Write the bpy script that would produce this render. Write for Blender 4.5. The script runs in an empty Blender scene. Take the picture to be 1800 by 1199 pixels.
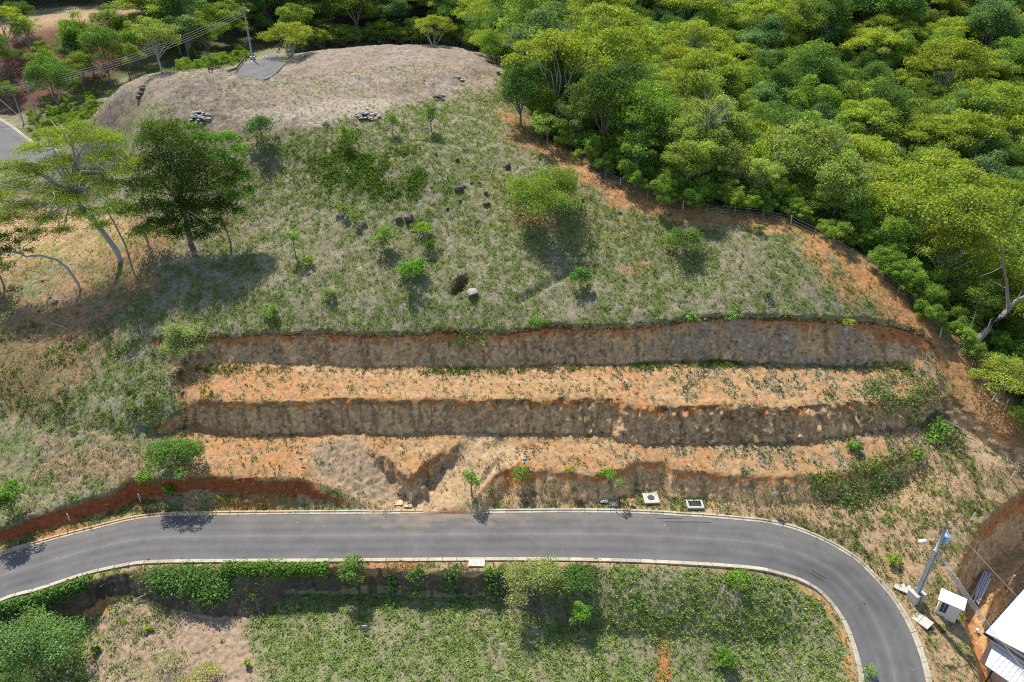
import bpy, math
import numpy as np
from math import radians, sin, cos, tan, pi

rng = np.random.default_rng(7)
scene = bpy.context.scene
COL = scene.collection

# ------------------------------------------------------------------ camera, sky, sun, exposure
F, PX0, PY0 = 1250.0, 900.0, 599.5          # photo is 1800 x 1199
PITCH, CAMZ = radians(31.3), 59.0
SUN_EL, SUN_AZ = radians(58), radians(28)    # sun stands behind the hill, a little to the left

cam_d = bpy.data.cameras.new('camera'); cam = bpy.data.objects.new('camera', cam_d); COL.objects.link(cam)
cam.location = (0, 0, CAMZ); cam.rotation_euler = (radians(90) - PITCH, 0, 0)
cam_d.sensor_fit = 'HORIZONTAL'; cam_d.sensor_width = 36.0; cam_d.lens = 36.0 * F / 1800.0
cam_d.clip_start = 0.5; cam_d.clip_end = 3000
scene.camera = cam

world = bpy.data.worlds.new('World'); scene.world = world; world.use_nodes = True
wn = world.node_tree.nodes; wl = world.node_tree.links
bg = wn['Background']; sky = wn.new('ShaderNodeTexSky'); sky.sky_type = 'NISHITA'; sky.sun_disc = False
sky.sun_elevation = SUN_EL; sky.sun_rotation = -SUN_AZ
sky.altitude = 100; sky.air_density = 1.0; sky.dust_density = 1.0; sky.ozone_density = 1.0
wl.new(sky.outputs[0], bg.inputs[0]); bg.inputs[1].default_value = 0.15

sun_d = bpy.data.lights.new('sun', 'SUN'); sun_d.energy = 4.8; sun_d.angle = radians(0.5); sun_d.color = (1.0, 0.95, 0.87)
sun = bpy.data.objects.new('sun', sun_d); COL.objects.link(sun)
# light travels towards (+sin az, -cos az) and down
sun.rotation_euler = (radians(90) - SUN_EL, 0, SUN_AZ + radians(180))
sun.location = (-60, 130, 150)
from mathutils import Vector
_dirv = Vector((sin(SUN_AZ) * cos(SUN_EL), -cos(SUN_AZ) * cos(SUN_EL), -sin(SUN_EL)))
sun.rotation_euler = _dirv.to_track_quat('-Z', 'Y').to_euler()

vs = scene.view_settings
vs.view_transform = 'Standard'; vs.look = 'None'; vs.gamma = 1.0; vs.use_curve_mapping = False
vs.exposure = 0.52
scene.cycles.max_bounces = 6; scene.cycles.diffuse_bounces = 3; scene.cycles.transmission_bounces = 4
scene.cycles.use_denoising = False; scene.cycles.pixel_filter_type = 'BLACKMAN_HARRIS'; scene.cycles.filter_width = 1.05

# ------------------------------------------------------------------ projection helpers (authoring only)
CP, SP = cos(PITCH), sin(PITCH)
def ray(px, py):
    a = (np.asarray(px, float) - PX0) / F; b = (np.asarray(py, float) - PY0) / F
    return a, CP - b * SP, -SP - b * CP
def at(px, py, z):
    a, b, c = ray(px, py); t = (z - CAMZ) / c
    return np.array([a * t, b * t, z + 0 * t])
def proj(X, Y, Z):
    zc = Y * CP - (Z - CAMZ) * SP; yd = -Y * SP - (Z - CAMZ) * CP
    zc = np.maximum(zc, 1.0)
    return PX0 + F * X / zc, PY0 + F * yd / zc, zc

# ------------------------------------------------------------------ noise
_tab = np.random.default_rng(3).random((64, 1024))
def vnoise(x, y, s=0):
    x = np.asarray(x, float); y = np.asarray(y, float)
    xi = np.floor(x).astype(np.int64); yi = np.floor(y).astype(np.int64)
    fx = x - xi; fy = y - yi
    fx = fx * fx * (3 - 2 * fx); fy = fy * fy * (3 - 2 * fy)
    T = _tab[s % 64]
    def hsh(a, b):
        h = (a * 374761393 + b * 668265263 + s * 974711) & 0x7fffffff
        h = ((h ^ (h >> 13)) * 1274126177) & 0x7fffffff
        return T[(h ^ (h >> 16)) & 1023]
    v00 = hsh(xi, yi); v10 = hsh(xi + 1, yi); v01 = hsh(xi, yi + 1); v11 = hsh(xi + 1, yi + 1)
    return (v00 * (1 - fx) + v10 * fx) * (1 - fy) + (v01 * (1 - fx) + v11 * fx) * fy
def fbm(x, y, o=4, s=0):
    t = 0; a = 1; n = 0
    for i in range(o):
        t = t + a * vnoise(x * 2 ** i + 17.3 * i, y * 2 ** i - 9.1 * i, s + i); n += a; a *= .5
    return t / n
def sstep(a, b, x):
    t = np.clip((x - a) / (b - a), 0, 1); return t * t * (3 - 2 * t)

# ------------------------------------------------------------------ thin plate surfaces, grids, polygons
class TPS:
    def __init__(s, pts, lam=0.0):
        p = np.array(pts, float); s.c = p[:, :2] / 100.0; n = len(p)
        d = np.linalg.norm(s.c[:, None] - s.c[None], axis=2)
        K = np.where(d > 0, d * d * np.log(np.maximum(d, 1e-9)), 0) + lam * np.eye(n)
        P = np.hstack([np.ones((n, 1)), s.c])
        A = np.block([[K, P], [P.T, np.zeros((3, 3))]])
        s.w = np.linalg.solve(A, np.concatenate([p[:, 2], np.zeros(3)]))
    def __call__(s, X, Y):
        sh = np.shape(X); q = np.stack([np.ravel(X), np.ravel(Y)], 1) / 100.0; out = s.w[-3] + q @ s.w[-2:]
        for i in range(len(s.c)):
            d2 = ((q - s.c[i]) ** 2).sum(1)
            out += s.w[i] * 0.5 * d2 * np.log(np.maximum(d2, 1e-12))
        return out.reshape(sh)
class Grid:
    def __init__(s, x0, x1, y0, y1, st):
        s.x0, s.y0, s.st = x0, y0, st
        s.xs = np.arange(x0, x1 + st / 2, st); s.ys = np.arange(y0, y1 + st / 2, st)
        s.X, s.Y = np.meshgrid(s.xs, s.ys)
    def samp(s, A, x, y):
        fx = np.clip((x - s.x0) / s.st, 0, len(s.xs) - 1.001); fy = np.clip((y - s.y0) / s.st, 0, len(s.ys) - 1.001)
        i = fx.astype(int); j = fy.astype(int); u = fx - i; v = fy - j
        return (A[j, i] * (1 - u) + A[j, i + 1] * u) * (1 - v) + (A[j + 1, i] * (1 - u) + A[j + 1, i + 1] * u) * v
def inside(poly, x, y):
    p = np.asarray(poly, float); r = np.zeros(np.shape(x), bool)
    for i in range(len(p)):
        x1, y1 = p[i - 1]; x2, y2 = p[i]
        if y1 == y2: continue
        c = ((y1 > y) != (y2 > y)) & (x < (x2 - x1) * (y - y1) / (y2 - y1) + x1)
        r ^= c
    return r
def segdist(line, x, y, closed=False):
    p = np.asarray(line, float); d = np.full(np.shape(x), 1e9)
    for i in range(0 if closed else 1, len(p)):
        a = p[i - 1]; b = p[i]; ab = b - a; L = ab @ ab
        if L < 1e-9: continue
        t = np.clip(((x - a[0]) * ab[0] + (y - a[1]) * ab[1]) / L, 0, 1)
        d = np.minimum(d, (x - a[0] - t * ab[0]) ** 2 + (y - a[1] - t * ab[1]) ** 2)
    return np.sqrt(d)
def sdist(poly, x, y):
    d = segdist(poly, x, y, True); return np.where(inside(poly, x, y), d, -d)
def spline(pts, n):
    p = np.array(pts, float); out = []
    q = np.vstack([2 * p[0] - p[1], p, 2 * p[-1] - p[-2]])
    seg = np.linspace(0, len(p) - 1, n)
    for s in seg:
        i = min(int(s), len(p) - 2); t = s - i
        a, b, c, d = q[i], q[i + 1], q[i + 2], q[i + 3]
        out.append(.5 * (2 * b + (c - a) * t + (2 * a - 5 * b + 4 * c - d) * t * t + (3 * b - a - 3 * c + d) * t ** 3))
    return np.array(out)

# ------------------------------------------------------------------ mesh / material / object helpers
def npmesh(name, V, Fc, k=4, col=None, mats=(), smooth=False, midx=None, attr='Col'):
    me = bpy.data.meshes.new(name); V = np.ascontiguousarray(V, np.float32); Fc = np.ascontiguousarray(Fc, np.int32)
    me.vertices.add(len(V)); me.vertices.foreach_set('co', V.ravel())
    nf = len(Fc); me.loops.add(nf * k); me.loops.foreach_set('vertex_index', Fc.ravel())
    me.polygons.add(nf); me.polygons.foreach_set('loop_start', np.arange(0, nf * k, k, dtype=np.int32))
    if smooth: me.polygons.foreach_set('use_smooth', np.ones(nf, bool))
    if midx is not None: me.polygons.foreach_set('material_index', np.asarray(midx, np.int32))
    if col is not None:
        a = me.color_attributes.new(attr, 'FLOAT_COLOR', 'POINT')
        c = np.ones((len(V), 4), np.float32); c[:, :3] = col; a.data.foreach_set('color', c.ravel())
    for m in mats: me.materials.append(m)
    me.update(calc_edges=True)
    return me
def link(name, me, parent=None, loc=None, rz=0):
    o = bpy.data.objects.new(name, me); COL.objects.link(o)
    if parent is not None: o.parent = parent
    if loc is not None: o.location = loc
    if rz: o.rotation_euler[2] = rz
    return o
def tag(o, label=None, cat=None, group=None, kind=None):
    if label: o['label'] = label
    if cat: o['category'] = cat
    if group: o['group'] = group
    if kind: o['kind'] = kind
    return o
def thing(name, label, cat, loc, group=None, rz=0):
    o = link(name, None, None, tuple(float(v) for v in loc), rz); o.empty_display_size = .3
    return tag(o, label, cat, group)
class MB:                       # small mesh collector
    def __init__(s): s.v = []; s.f = []
    def add(s, V, Fc):
        n = len(s.v); s.v += [tuple(float(c) for c in q) for q in V]; s.f += [tuple(i + n for i in f) for f in Fc]; return s
    def box(s, c, d, rz=0.0, taper=1.0):
        x, y, z = d[0] / 2, d[1] / 2, d[2] / 2; C, S = cos(rz), sin(rz); V = []
        for k, h in ((1, -z), (taper, z)):
            for a, b in ((-x, -y), (x, -y), (x, y), (-x, y)):
                a *= k; b *= k; V.append((c[0] + a * C - b * S, c[1] + a * S + b * C, c[2] + h))
        return s.add(V, [(3, 2, 1, 0), (4, 5, 6, 7), (0, 1, 5, 4), (1, 2, 6, 5), (2, 3, 7, 6), (3, 0, 4, 7)])
    def tube(s, pts, rad, n=6, cap=True):
        P = [Vector(p) for p in pts]; R = rad if hasattr(rad, '__len__') else [rad] * len(P); V = []; Fc = []
        for i, p in enumerate(P):
            t = (P[min(i + 1, len(P) - 1)] - P[max(i - 1, 0)]).normalized()
            u = t.cross(Vector((0, 0, 1)) if abs(t.z) < .9 else Vector((1, 0, 0))).normalized(); w = t.cross(u)
            for k in range(n):
                a = 2 * pi * k / n; V.append(p + (u * cos(a) + w * sin(a)) * R[i])
        for i in range(len(P) - 1):
            for k in range(n):
                Fc.append((i * n + k, i * n + (k + 1) % n, (i + 1) * n + (k + 1) % n, (i + 1) * n + k))
        if cap: Fc.append(tuple(range(n))); Fc.append(tuple((len(P) - 1) * n + k for k in reversed(range(n))))
        return s.add(V, Fc)
    def mesh(s, name, mat, smooth=False):
        me = bpy.data.meshes.new(name); me.from_pydata(s.v, [], s.f)
        if mat: me.materials.append(mat)
        if smooth: me.polygons.foreach_set('use_smooth', np.ones(len(me.polygons), bool))
        me.update(); return me
    def obj(s, name, mat, parent=None, loc=None, smooth=False):
        return link(name, s.mesh(name, mat, smooth), parent, loc)

def mat_new(name):
    m = bpy.data.materials.new(name); m.use_nodes = True; nt = m.node_tree; nt.nodes.clear()
    out = nt.nodes.new('ShaderNodeOutputMaterial')
    return m, nt, out
def N(nt, t, **kw):
    n = nt.nodes.new(t)
    for k, v in kw.items():
        if k.startswith('i_'): n.inputs[k[2:].replace('_', ' ')].default_value = v
        else: setattr(n, k, v)
    return n
def noise_node(nt, scale, detail=4, rough=.6, vec=None):
    n = N(nt, 'ShaderNodeTexNoise'); n.inputs['Scale'].default_value = scale; n.inputs['Detail'].default_value = detail; n.inputs['Roughness'].default_value = rough
    if vec is not None: nt.links.new(vec, n.inputs['Vector'])
    return n
def mapr(nt, src, a, b, c, d):
    m = N(nt, 'ShaderNodeMapRange'); nt.links.new(src, m.inputs[0])
    for i, v in enumerate((a, b, c, d)): m.inputs[1 + i].default_value = v
    return m.outputs[0]
def mulcol(nt, colsock, valsock):
    m = N(nt, 'ShaderNodeVectorMath', operation='SCALE'); nt.links.new(colsock, m.inputs[0]); nt.links.new(valsock, m.inputs['Scale'])
    return m.outputs[0]
def simple_mat(name, color, rough=.8, metal=0.0, var=.25, scale=3.0, bump=0.0):
    m, nt, out = mat_new(name); b = N(nt, 'ShaderNodeBsdfPrincipled'); nt.links.new(b.outputs[0], out.inputs[0])
    tc = N(nt, 'ShaderNodeTexCoord'); g = N(nt, 'ShaderNodeNewGeometry')
    n1 = noise_node(nt, scale, 5, .65, g.outputs['Position'])
    rgb = N(nt, 'ShaderNodeRGB'); rgb.outputs[0].default_value = (*color, 1)
    f = mapr(nt, n1.outputs[0], .25, .75, 1 - var, 1 + var)
    nt.links.new(mulcol(nt, rgb.outputs[0], f), b.inputs['Base Color'])
    b.inputs['Roughness'].default_value = rough; b.inputs['Metallic'].default_value = metal
    if bump:
        bp = N(nt, 'ShaderNodeBump'); bp.inputs['Strength'].default_value = bump; bp.inputs['Distance'].default_value = .05
        n2 = noise_node(nt, scale * 6, 4, .6, g.outputs['Position']); nt.links.new(n2.outputs[0], bp.inputs['Height']); nt.links.new(bp.outputs[0], b.inputs['Normal'])
    return m
def leaf_mat(name, trans=.35, orand=.25):
    m, nt, out = mat_new(name)
    at_ = N(nt, 'ShaderNodeVertexColor', layer_name='Col'); oi = N(nt, 'ShaderNodeObjectInfo')
    f = mapr(nt, oi.outputs['Random'], 0, 1, 1 - orand, 1 + orand)
    c = mulcol(nt, at_.outputs[0], f)
    hs = N(nt, 'ShaderNodeHueSaturation'); nt.links.new(c, hs.inputs['Color'])
    m2 = N(nt, 'ShaderNodeMath', operation='MULTIPLY'); m2.inputs[1].default_value = 7.31; nt.links.new(oi.outputs['Random'], m2.inputs[0])
    fr = N(nt, 'ShaderNodeMath', operation='FRACT'); nt.links.new(m2.outputs[0], fr.inputs[0])
    nt.links.new(mapr(nt, fr.outputs[0], 0, 1, .5 - orand * .06, .5 + orand * .06), hs.inputs['Hue'])
    d = N(nt, 'ShaderNodeBsdfDiffuse'); t = N(nt, 'ShaderNodeBsdfTranslucent'); mx = N(nt, 'ShaderNodeMixShader'); mx.inputs[0].default_value = trans
    nt.links.new(hs.outputs[0], d.inputs[0])
    tc = N(nt, 'ShaderNodeVectorMath', operation='MULTIPLY'); tc.inputs[1].default_value = (1.3, 1.2, .75); nt.links.new(hs.outputs[0], tc.inputs[0])
    nt.links.new(tc.outputs[0], t.inputs[0])
    nt.links.new(d.outputs[0], mx.inputs[1]); nt.links.new(t.outputs[0], mx.inputs[2]); nt.links.new(mx.outputs[0], out.inputs[0])
    return m
# ================================================================== the lie of the land
def zfix(z): return z + np.interp(z, [0, 1, 2.5, 4.2, 4.9, 9.5, 14.6, 22, 26.5, 31, 40], [0, 0, -.4, -.8, -.5, -1.0, -1.7, -1.5, -1.2, -1.0, -1.0])
def A(*t): return [tuple(at(x, y, zfix(z))) for x, y, z in t]
FENCE_PX = [(960, 238, 27.8), (1060, 308, 26.3), (1170, 358, 24.2), (1270, 372, 23.6), (1380, 380, 22.7), (1480, 430, 20.8), (1560, 485, 18.6), (1650, 572, 14.8), (1720, 655, 10.8), (1800, 755, 6.5), (1900, 860, 2.5)]
fence_w = np.array(A(*FENCE_PX))
pts = A((285, 600, 13.3), (600, 582, 14.7), (900, 580, 14.9), (1100, 571, 15.4), (1300, 554, 16.4), (1500, 557, 16.4), (1620, 580, 14.9),
        (400, 400, 21.5), (600, 400, 22.0), (800, 400, 22.0), (1000, 420, 21.2), (500, 300, 26.3), (700, 300, 26.8), (880, 300, 26.4), (1200, 450, 20.0), (800, 500, 18.2), (500, 500, 17.9),
        (180, 190, 31), (300, 130, 31.2), (450, 140, 31.4), (640, 82, 32.2), (820, 90, 32.2), (880, 130, 31.2), (850, 170, 30.8), (640, 210, 31.0), (500, 218, 31), (380, 222, 31), (240, 222, 30.5), (550, 150, 31.2), (450, 105, 31.6),
        (120, 250, 22), (30, 260, 17.5), (0, 330, 17.5), (110, 400, 18.2), (-60, 300, 17.5), (200, 330, 21.0),
        (0, 455, 16.6), (120, 450, 17.6), (210, 455, 19.0), (300, 440, 20.2), (100, 550, 14.6), (200, 560, 14.6), (0, 550, 14.2), (100, 650, 10.9), (0, 650, 10.8), (200, 650, 10.7), (300, 660, 10.2), (290, 700, 8.8),
        (100, 740, 7.0), (0, 740, 6.9), (250, 740, 7.2), (-150, 740, 6.6), (-150, 550, 14), (-200, 450, 16), (-150, 850, 2.6), (300, 820, 3.5),
        (1660, 690, 8.4), (1700, 720, 7.2), (1760, 770, 5.6), (1850, 830, 3.5), (0, 900, 2.0), (150, 850, 2.6), (0, 850, 3.4), (400, 830, 3.4), (800, 830, 3.4), (1200, 830, 3.4), (1500, 830, 3.4), (1700, 850, 1.6), (1800, 860, .6))
pts += [tuple(p) for p in fence_w[:-1]]
pts += A((20, 60, 30), (120, 35, 32), (230, 22, 32), (60, 120, 24), (180, 110, 24), (100, 185, 19), (-100, 60, 29))
pts += [(34, 118, 19), (52, 108, 13), (66, 95, 7), (78, 82, 1), (92, 64, -5), (50, 150, 8), (90, 130, -3), (125, 100, -10), (60, 190, 10), (110, 170, 0), (150, 150, -6), (25, 200, 20), (-20, 205, 23),
        (0, 225, 20), (60, 240, 17), (120, 230, 12), (180, 220, 10), (0, 300, 34), (100, 300, 33), (190, 290, 30), (-70, 215, 22), (-110, 270, 30), (0, 400, 64), (150, 400, 64), (-150, 400, 62), (300, 300, 45), (300, 100, 0),
        (-300, 300, 50), (-300, 100, 4), (-130, 90, 14), (-110, 40, -2), (-300, -50, -20), (300, -50, -20), (110, 20, -10), (0, 560, 100), (300, 560, 100), (-300, 560, 100), (-60, 30, -2), (0, 20, -4), (60, 25, -6)]
SH = TPS(pts, 2e-4)
NG = Grid(-132, 132, 26, 190, .25); LG = Grid(-132, 132, 26, 190, 1.0); FG = Grid(-330, 330, -70, 570, 3.0)
def near(tps): return LG.samp(tps(LG.X, LG.Y), NG.X, NG.Y)
HF = SH(FG.X, FG.Y)
H = near(SH)
def hit(px, py, Hg=None):
    """pixel -> point on the ground (authoring aid)"""
    a, b, c = (float(v) for v in ray(px, py)); t = np.arange(30, 420, .2)
    X = a * t; Y = b * t; Z = CAMZ + c * t
    g = ground(X, Y) if Hg is None else NG.samp(Hg, X, Y)
    m = (Z <= g) & (Y > 27)
    i = int(np.argmax(m)) if m.any() else len(t) - 1
    i = max(i, 1); d0 = Z[i - 1] - g[i - 1]; d1 = g[i] - Z[i]; k = d0 / max(d0 + d1, 1e-6)
    tt = t[i - 1] + .2 * min(max(k, 0), 1)
    return np.array([a * tt, b * tt, CAMZ + c * tt])
def wl_(px_pts, Hg): return [tuple(hit(x, y, Hg)[:2]) for x, y in px_pts]
flute = (np.abs(vnoise(NG.X * .95, NG.Y * .3, 5) - .5) * 1.0 + (vnoise(NG.X * 2.1, NG.Y * .5, 6) - .5) * .45) * .75 + (vnoise(NG.X * .22, NG.Y * .22, 9) - .5) * 1.3
FACE = {}
def cut(name, H, poly, floor, width, jit=1.0, prof=1.0):
    sd = sdist(poly, NG.X, NG.Y) - flute * jit * .4
    t = np.clip(sd / width, 0, 1)
    dz = np.abs(H - floor)
    t = t ** prof
    FACE[name] = np.where((t > 0.001) & (t < .999), t, -1) * np.where(dz > .8, 1, 0) - np.where(dz > .8, 0, 1)
    return H * (1 - t) + floor * t, sd

# terrace A (between the top cut and the middle cut)
PA_top = [(264, 592), (300, 589), (330, 588), (400, 584), (500, 580), (640, 580), (760, 576), (870, 577), (960, 568), (1100, 566), (1200, 556), (1300, 549), (1400, 552), (1500, 556), (1570, 560), (1620, 578), (1644, 606), (1652, 640), (1660, 668)]
SA = TPS(A((300, 690, 9.2), (350, 655, 9.8), (600, 650, 9.9), (900, 648, 9.9), (1300, 650, 9.9), (1500, 642, 10.2), (1610, 628, 10.6), (600, 702, 9.3), (1000, 702, 9.2), (1300, 710, 9.0), (1600, 692, 8.9), (1655, 665, 9.4), (400, 780, 8), (1200, 790, 8)), 1e-4)
far_pts = [(200, 10), (-200, 10)]
pa = wl_(PA_top, H)
polyA = pa + wl_([(1668, 700), (1640, 790), (1600, 900)], H) + [(60, 20), (-55, 20)] + wl_([(300, 830), (322, 720), (290, 690), (264, 640)], H)
wA = np.interp(NG.X, [-45, -20, 25, 45, 56], [1.9, 2.2, 2.4, 2.8, 3.6])
H, sdA = cut('A', H, polyA, near(SA), wA, 1, .8)
# terrace B
PB_top = [(-200, 735), (0, 735), (65, 733), (112, 748), (180, 749), (285, 749), (303, 728), (332, 708), (450, 705), (600, 702), (800, 700), (1000, 699), (1088, 700), (1098, 712), (1122, 713), (1200, 712), (1300, 712), (1400, 712), (1500, 708), (1590, 703), (1622, 699), (1645, 674), (1662, 682), (1692, 706), (1722, 728), (1755, 752), (1800, 784), (1900, 850)]
SB = TPS(A((350, 765, 4.8), (700, 757, 4.9), (1000, 757, 4.9), (1200, 776, 4.6), (1400, 776, 4.6), (1600, 783, 4.4), (360, 825, 4.2), (520, 830, 4.1), (720, 835, 4.2), (900, 815, 4.2), (1200, 826, 4.0), (1500, 816, 3.9), (1590, 800, 4.0),
             (250, 775, 5.5), (150, 770, 6.0), (100, 800, 5.0), (0, 770, 6.3), (0, 810, 5.0), (100, 850, 3.7), (0, 885, 3.4), (-150, 780, 6), (-150, 900, 3.2), (1650, 745, 5.4), (1640, 790, 4.2), (1720, 790, 4.0), (1800, 820, 3.2), (1700, 850, 2.0), (1900, 880, 1.5), (1702, 762, 4.0), (1764, 798, 2.9),
             (1650, 900, .2), (500, 950, 1), (1200, 950, 1), (230, 850, 3.5), (300, 838, 3.8)), 1e-4)
polyB = wl_(PB_top, H) + [(200, 20), (-200, 20)]
wB = np.interp(NG.X, [-60, -40, -33, 10, 15, 40, 54, 60], [.6, .6, 1.7, 1.9, 2.1, 2.0, 1.1, 1.2])
H, sdB = cut('B', H, polyB, near(SB), wB, 1, .8)
# ramp with its left-over wedge
SR = TPS(A((545, 800, 4.55), (570, 785, 4.7), (640, 772, 4.8), (700, 768, 4.85), (810, 766, 4.8), (900, 768, 4.7), (925, 812, 4.2), (600, 830, 2.9), (650, 868, 1.0), (690, 885, .4), (760, 890, .35), (800, 862, 1.1), (840, 868, 1.3), (880, 828, 3.5), (740, 862, .7), (690, 826, 2.3), (800, 805, 3.2), (655, 790, 4.4), (782, 788, 3.9), (760, 815, 2.5)), 1e-4)
polyR = wl_([(545, 800), (570, 772), (640, 758), (760, 752), (880, 755), (935, 790), (925, 812), (890, 830), (850, 862), (830, 905), (640, 905), (600, 868), (555, 850), (530, 838)], H)
polyW = wl_([(638, 776), (652, 790), (672, 806), (690, 820), (708, 836), (722, 845), (738, 836), (758, 818), (780, 802), (806, 770), (790, 752), (690, 745), (640, 752)], H)
sdW = sdist(polyW, NG.X, NG.Y) + flute * .9 - .25 + (fbm(NG.X * .7, NG.Y * .7, 3, 15) - .5) * 1.8; sdR = sdist(polyR, NG.X, NG.Y)
floorR = near(SR)
tw = np.clip(-sdW / .55, 0, 1); tr = sstep(-.3, 1.0, sdR)
t = tr * tw
rill = np.abs(vnoise((NG.X * .8 - NG.Y * .62) * 1.1, (NG.X * .62 + NG.Y * .8) * .22, 11) - .5) * 2
floorR = floorR + (rill - .5) * .55 * np.clip(sdR, 0, 1.5) * sstep(-6, -2, NG.X)
FACE['W'] = np.where((tw > .01) & (tw < .99) & (tr > .5), tw, -1)
H = H * (1 - t) + floorR * t
# verge and road level
ROAD_PAIRS = [((-260, 1085), (-260, 1215)), ((-120, 1022), (-120, 1120)), ((0, 977), (0, 1053)), ((83, 952), (67, 1033)), ((167, 930), (150, 1006)), ((233, 914), (217, 991)), ((283, 908), (267, 985)), ((367, 905.5), (400, 983)), ((600, 903.5), (600, 982)),
              ((767, 902.5), (800, 980.5)), ((900, 901.7), (940, 980)), ((1050, 901), (1067, 981.5)), ((1200, 907), (1185, 986)), ((1283, 913), (1265, 990.5)), ((1350, 920), (1335, 997)), ((1400, 932), (1375, 1006)), ((1450, 953), (1408, 1017)), ((1500, 982), (1440, 1035)),
              ((1533, 1013), (1465, 1060)), ((1567, 1052), (1488, 1093)), ((1593, 1095), (1502, 1128)), ((1613, 1142), (1513, 1165)), ((1628, 1199), (1520, 1205)), ((1640, 1290), (1526, 1300)), ((1645, 1400), (1528, 1410)), ((1645, 1550), (1525, 1560))]
RZ = np.interp([p[0][0] + (p[0][1] - 900) * .35 * (p[0][0] > 1300) for p in ROAD_PAIRS], [0, 1200, 1300, 1420, 1530, 1640, 1730, 1900], [0, 0, -.25, -1.0, -2.2, -3.6, -4.8, -6.5])
ro = np.array([at(p[0][0], p[0][1], z) for p, z in zip(ROAD_PAIRS, RZ)]); ri = np.array([at(p[1][0], p[1][1], z) for p, z in zip(ROAD_PAIRS, RZ)])
s0 = [tuple(p) for p in ro] + [tuple(p) for p in ri]
s0 += A((0, 930, .6), (150, 886, .4), (230, 882, .5), (300, 872, .9), (350, 863, 1.5), (520, 862, 1.6), (590, 868, .9), (760, 890, .3), (835, 873, .4), (1000, 869, .7), (920, 869, .7), (450, 863, 1.6), (1200, 878, .2), (1340, 890, .1), (1440, 902, -.3), (1530, 905, -.3), (1600, 850, .7), (1608, 815, 1.8), (1640, 790, 4.2), (1720, 800, 3.8), (1800, 830, 2.8), (1650, 900, .1), (1700, 850, 2.0), (1600, 960, -1.6), (1660, 960, -1.6), (1620, 1040, -3.2), (1690, 960, -1.5), (1700, 920, -.6), (1680, 1100, -4.6), (1660, 1050, -3.5), (1800, 855, 1.2), (1660, 1199, -5.4), (1720, 1199, -6))
s0 += A((300, 925, 0), (450, 915, 0), (600, 915, 0), (300, 950, 0), (800, 945, 0), (1100, 945, 0), (1900, 900, .5), (900, 840, .5))
S0 = TPS(s0, 1e-4)
G0 = S0(LG.X, LG.Y)
SRD = TPS([tuple(q) for q in ro] + [tuple(q) for q in ri] + A((300, 880, 0), (800, 880, 0), (1200, 885, 0), (300, 1020, 0), (800, 1015, 0), (1150, 1020, -.2)), 1e-4); GR = SRD(LG.X, LG.Y)
RW = np.vstack([ro[:, :2], ri[::-1, :2]]); sdRoad = sdist(RW, NG.X, NG.Y); kR = sstep(-1.9, -.7, sdRoad)
g0 = LG.samp(G0, NG.X, NG.Y) * (1 - kR) + LG.samp(GR, NG.X, NG.Y) * kR
P3_top = [(-220, 990), (-100, 952), (0, 924), (60, 904), (140, 878), (207, 854), (227, 838), (267, 841), (350, 835), (383, 836), (520, 837), (552, 846), (597, 862), (640, 886), (690, 893), (770, 895), (828, 880), (850, 858), (868, 838), (887, 822), (933, 826), (1033, 832), (1098, 824), (1108, 812), (1170, 812), (1182, 826), (1260, 832), (1340, 838), (1400, 833), (1480, 826), (1550, 814), (1584, 803), (1598, 793), (1640, 788), (1720, 800), (1800, 830), (1950, 905)]
poly3 = wl_(P3_top, H) + [(200, 20), (-200, 20)]
w3 = np.interp(NG.X, [-60, -40, -20, -16, -3, 0, 15, 22, 32, 40, 48, 52, 58], [.8, .8, .9, 1.1, 1.7, 1.6, 1.6, 1.7, 1.9, 2.3, 2.2, 1.6, 1.2])
H, sd3 = cut('C', H, poly3, g0, w3, 1, .82)
# lower field
SFp = A((-60, 1085, -3.9), (150, 1100, -3.8), (420, 1055, -3.6), (640, 1056, -3.6), (860, 1052, -3.3), (300, 1062, -3.0), (210, 1050, -2.2), (1060, 1045, -2.6), (1250, 1022, -1.6), (1100, 1006, -.7), (1300, 1012, -.9), (1400, 1042, -2.0), (1445, 1085, -3.3), (1480, 1150, -4.8), (1200, 1199, -5.4), (900, 1199, -5), (500, 1199, -4.8), (200, 1199, -4.6), (0, 1199, -4.6), (900, 1400, -6.5), (200, 1400, -6), (1500, 1350, -7), (1300, 1100, -3.6))
SF = TPS(SFp, 1e-4)
PF = [(-260, 1235), (-150, 1140), (0, 1074), (100, 1043), (165, 1018), (232, 1001), (300, 997), (392, 995), (575, 997), (700, 1002), (860, 1004), (885, 997), (1050, 992), (1200, 998), (1300, 1004), (1350, 1011), (1395, 1026), (1428, 1046), (1454, 1072), (1477, 1104), (1491, 1138), (1501, 1180), (1508, 1240), (1512, 1400), (1510, 1560)]
polyF = wl_(PF, H) + [(40, 20), (-80, 20)]
wF = np.interp(NG.X, [-60, -42, -35, -31, -26, -24, -3, 0, 6, 12], [.8, .8, 3.0, 3.6, 3.2, .5, .5, 2.0, 4.5, 5.5])
H, sdF = cut('F', H, polyF, near(SF), wF, .8)
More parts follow.
